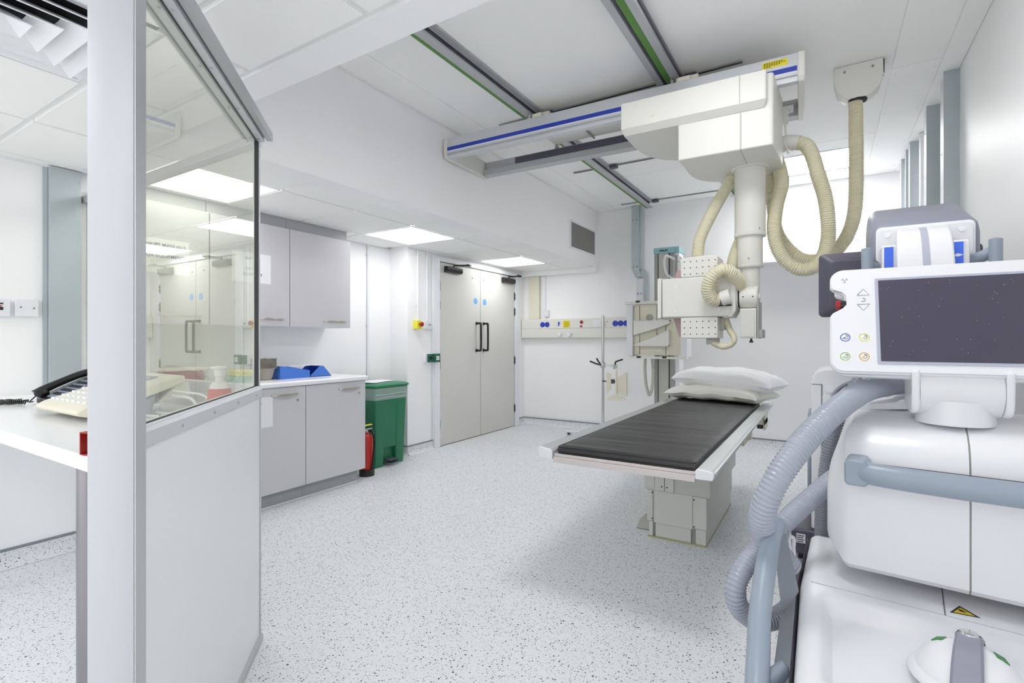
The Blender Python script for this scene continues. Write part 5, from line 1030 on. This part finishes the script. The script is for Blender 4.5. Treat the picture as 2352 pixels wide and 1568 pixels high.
# domed holder with grey strap standing on the deck
DC = MM @ Vector((.372, -.235, .400))
t = thing('domed_foot_control', 'white domed control with grey strap and steel button on the white unit', 'control', tuple(DC))
def DL():
    b = B(); b.M = Matrix.Translation(DC) @ Matrix.Rotation(R(-12), 4, 'Z'); return b
obj('skirt', DL().lathe([(.108, 0), (.112, .004), (.110, .012), (.102, .020), (.098, .022)], (0, 0, 0), 40), 'white', t, angle=60)
obj('dome', DL().lathe([(.097, .016), (.096, .026), (.088, .044), (.074, .062), (.056, .074), (.036, .082), (.012, .086), (.001, .086)], (0, 0, 0), 40), 'white', t, angle=60)
sp = []
for k in range(19):
    th_ = R(-88+176*k/18); sp.append((math.sin(th_)*.103, .018+math.cos(th_)*.078))
rings = []
for k, (y, z) in enumerate(sp):
    hw = .024+.004*abs(math.sin(R(-88+176*k/18)))
    ny, nz = y/.103, (z-.018)/.078; rings.append([(-hw, y, z), (-hw+.005, y+ny*.007, z+nz*.007), (hw-.005, y+ny*.007, z+nz*.007), (hw, y, z), (hw, y-ny*.006, z-nz*.006), (-hw, y-ny*.006, z-nz*.006)])
obj('strap', DL().loft(rings), 'greyp', t, angle=50)
obj('steel_button', DL().lathe([(.018, .100), (.0185, .104), (.016, .108), (.006, .110), (.001, .110)], (0, .028, -.003), 24), 'chrome', t)
obj('button_seat', DL().lathe([(.021, .098), (.021, .1035), (.0185, .1045)], (0, .028, -.004), 24), 'ink', t)
for s_ in (-1, 1):
    q = DL(); q.M = q.M @ Matrix.Rotation(R(18 if s_ > 0 else 162), 4, 'Z')
    q.add([(.046, -.012, .0800), (.066, -.014, .0695), (.066, .012, .0695), (.046, .010, .0800), (.046, -.012, .076), (.066, -.014, .065), (.066, .012, .065), (.046, .010, .076)], [(0, 1, 2, 3), (0, 1, 5, 4), (1, 2, 6, 5), (2, 3, 7, 6), (3, 0, 4, 7)]); obj('green_label', q, 'greenp', t, smooth=False)
# ---------------------------------------------------------------- second trolley with dark monitor behind
t = thing('monitor_trolley', 'tall white equipment trolley with a charcoal monitor seen from behind', 'trolley', (.18, 3.2, 0))
bd_ = obj('cabinet', B().prism(rpoly([(-.060, .22, .01), (.42, .22, .01), (.42, 1.035, .06), (-.060, 1.035, .075)], 6), 3.0, 3.36, 'y'), 'white', t, bevel=.012, seg=3)
obj('front_panel', B().box(-.012, .40, 2.992, 3.0, .24, .90), 'whitem', bd_, bevel=.002, smooth=False)
obj('panel_joint', B().box(-.0165, -.012, 2.996, 3.0, .24, .955).box(-.058, -.012, 2.998, 2.9995, .955, .958), 'inkg', bd_, smooth=False)
obj('round_cap', B().cyl((.02, 3.0, .935), (.02, 2.992, .935), .018, 18), 'frame', bd_)
obj('side_bumper', B().box(-.078, -.060, 3.04, 3.3, .30, .80), 'greyb', bd_, bevel=.008)
ft = obj('foot', B().prism(rpoly([(-.15, 2.98, .03), (.16, 2.98, .02), (.16, 3.42, .02), (-.15, 3.38, .04)]), .085, .215, 'z'), 'charc', t, bevel=.02)
obj('rating_label', B().box(-.125, -.085, 2.976, 2.981, .145, .19), 'paper', ft, smooth=False)
lb = B()
for k in range(4): lb.box(-.122, -.095+.004*(k % 2), 2.9750, 2.9762, .150+.010*k, .154+.010*k)
obj('label_print', lb, 'ink', ft, smooth=False, kind='stuff')
for x in (-.10, .12): obj('castor', B().cyl((x-.02, 3.1, .042), (x+.02, 3.1, .042), .042, 20), 'black', t)
obj('mast', B().box(.20, .28, 2.90, 3.0, .9, 1.40), 'charc', t, smooth=False)
dm = obj('dark_monitor', B().loft([[(x, y, z) for x, z in rrect(x0, x1, z0, z1, .02, 4)] for y, x0, x1, z0, z1 in ((2.80, .02, .515, 1.33, 1.545), (2.815, .0, .535, 1.31, 1.565), (2.83, -.026, .560, 1.290, 1.588), (2.86, -.026, .560, 1.290, 1.588))]), 'charc', t, angle=30)
v = B()
for k in range(14): v.box(.105+k*.012, .110+k*.012, 2.807, 2.820, 1.53, 1.556)
obj('vent_slots', v, 'dark', dm, smooth=False, kind='stuff')
obj('screen', B().box(-.01, .545, 2.86, 2.863, 1.305, 1.575), 'screen', dm, smooth=False)
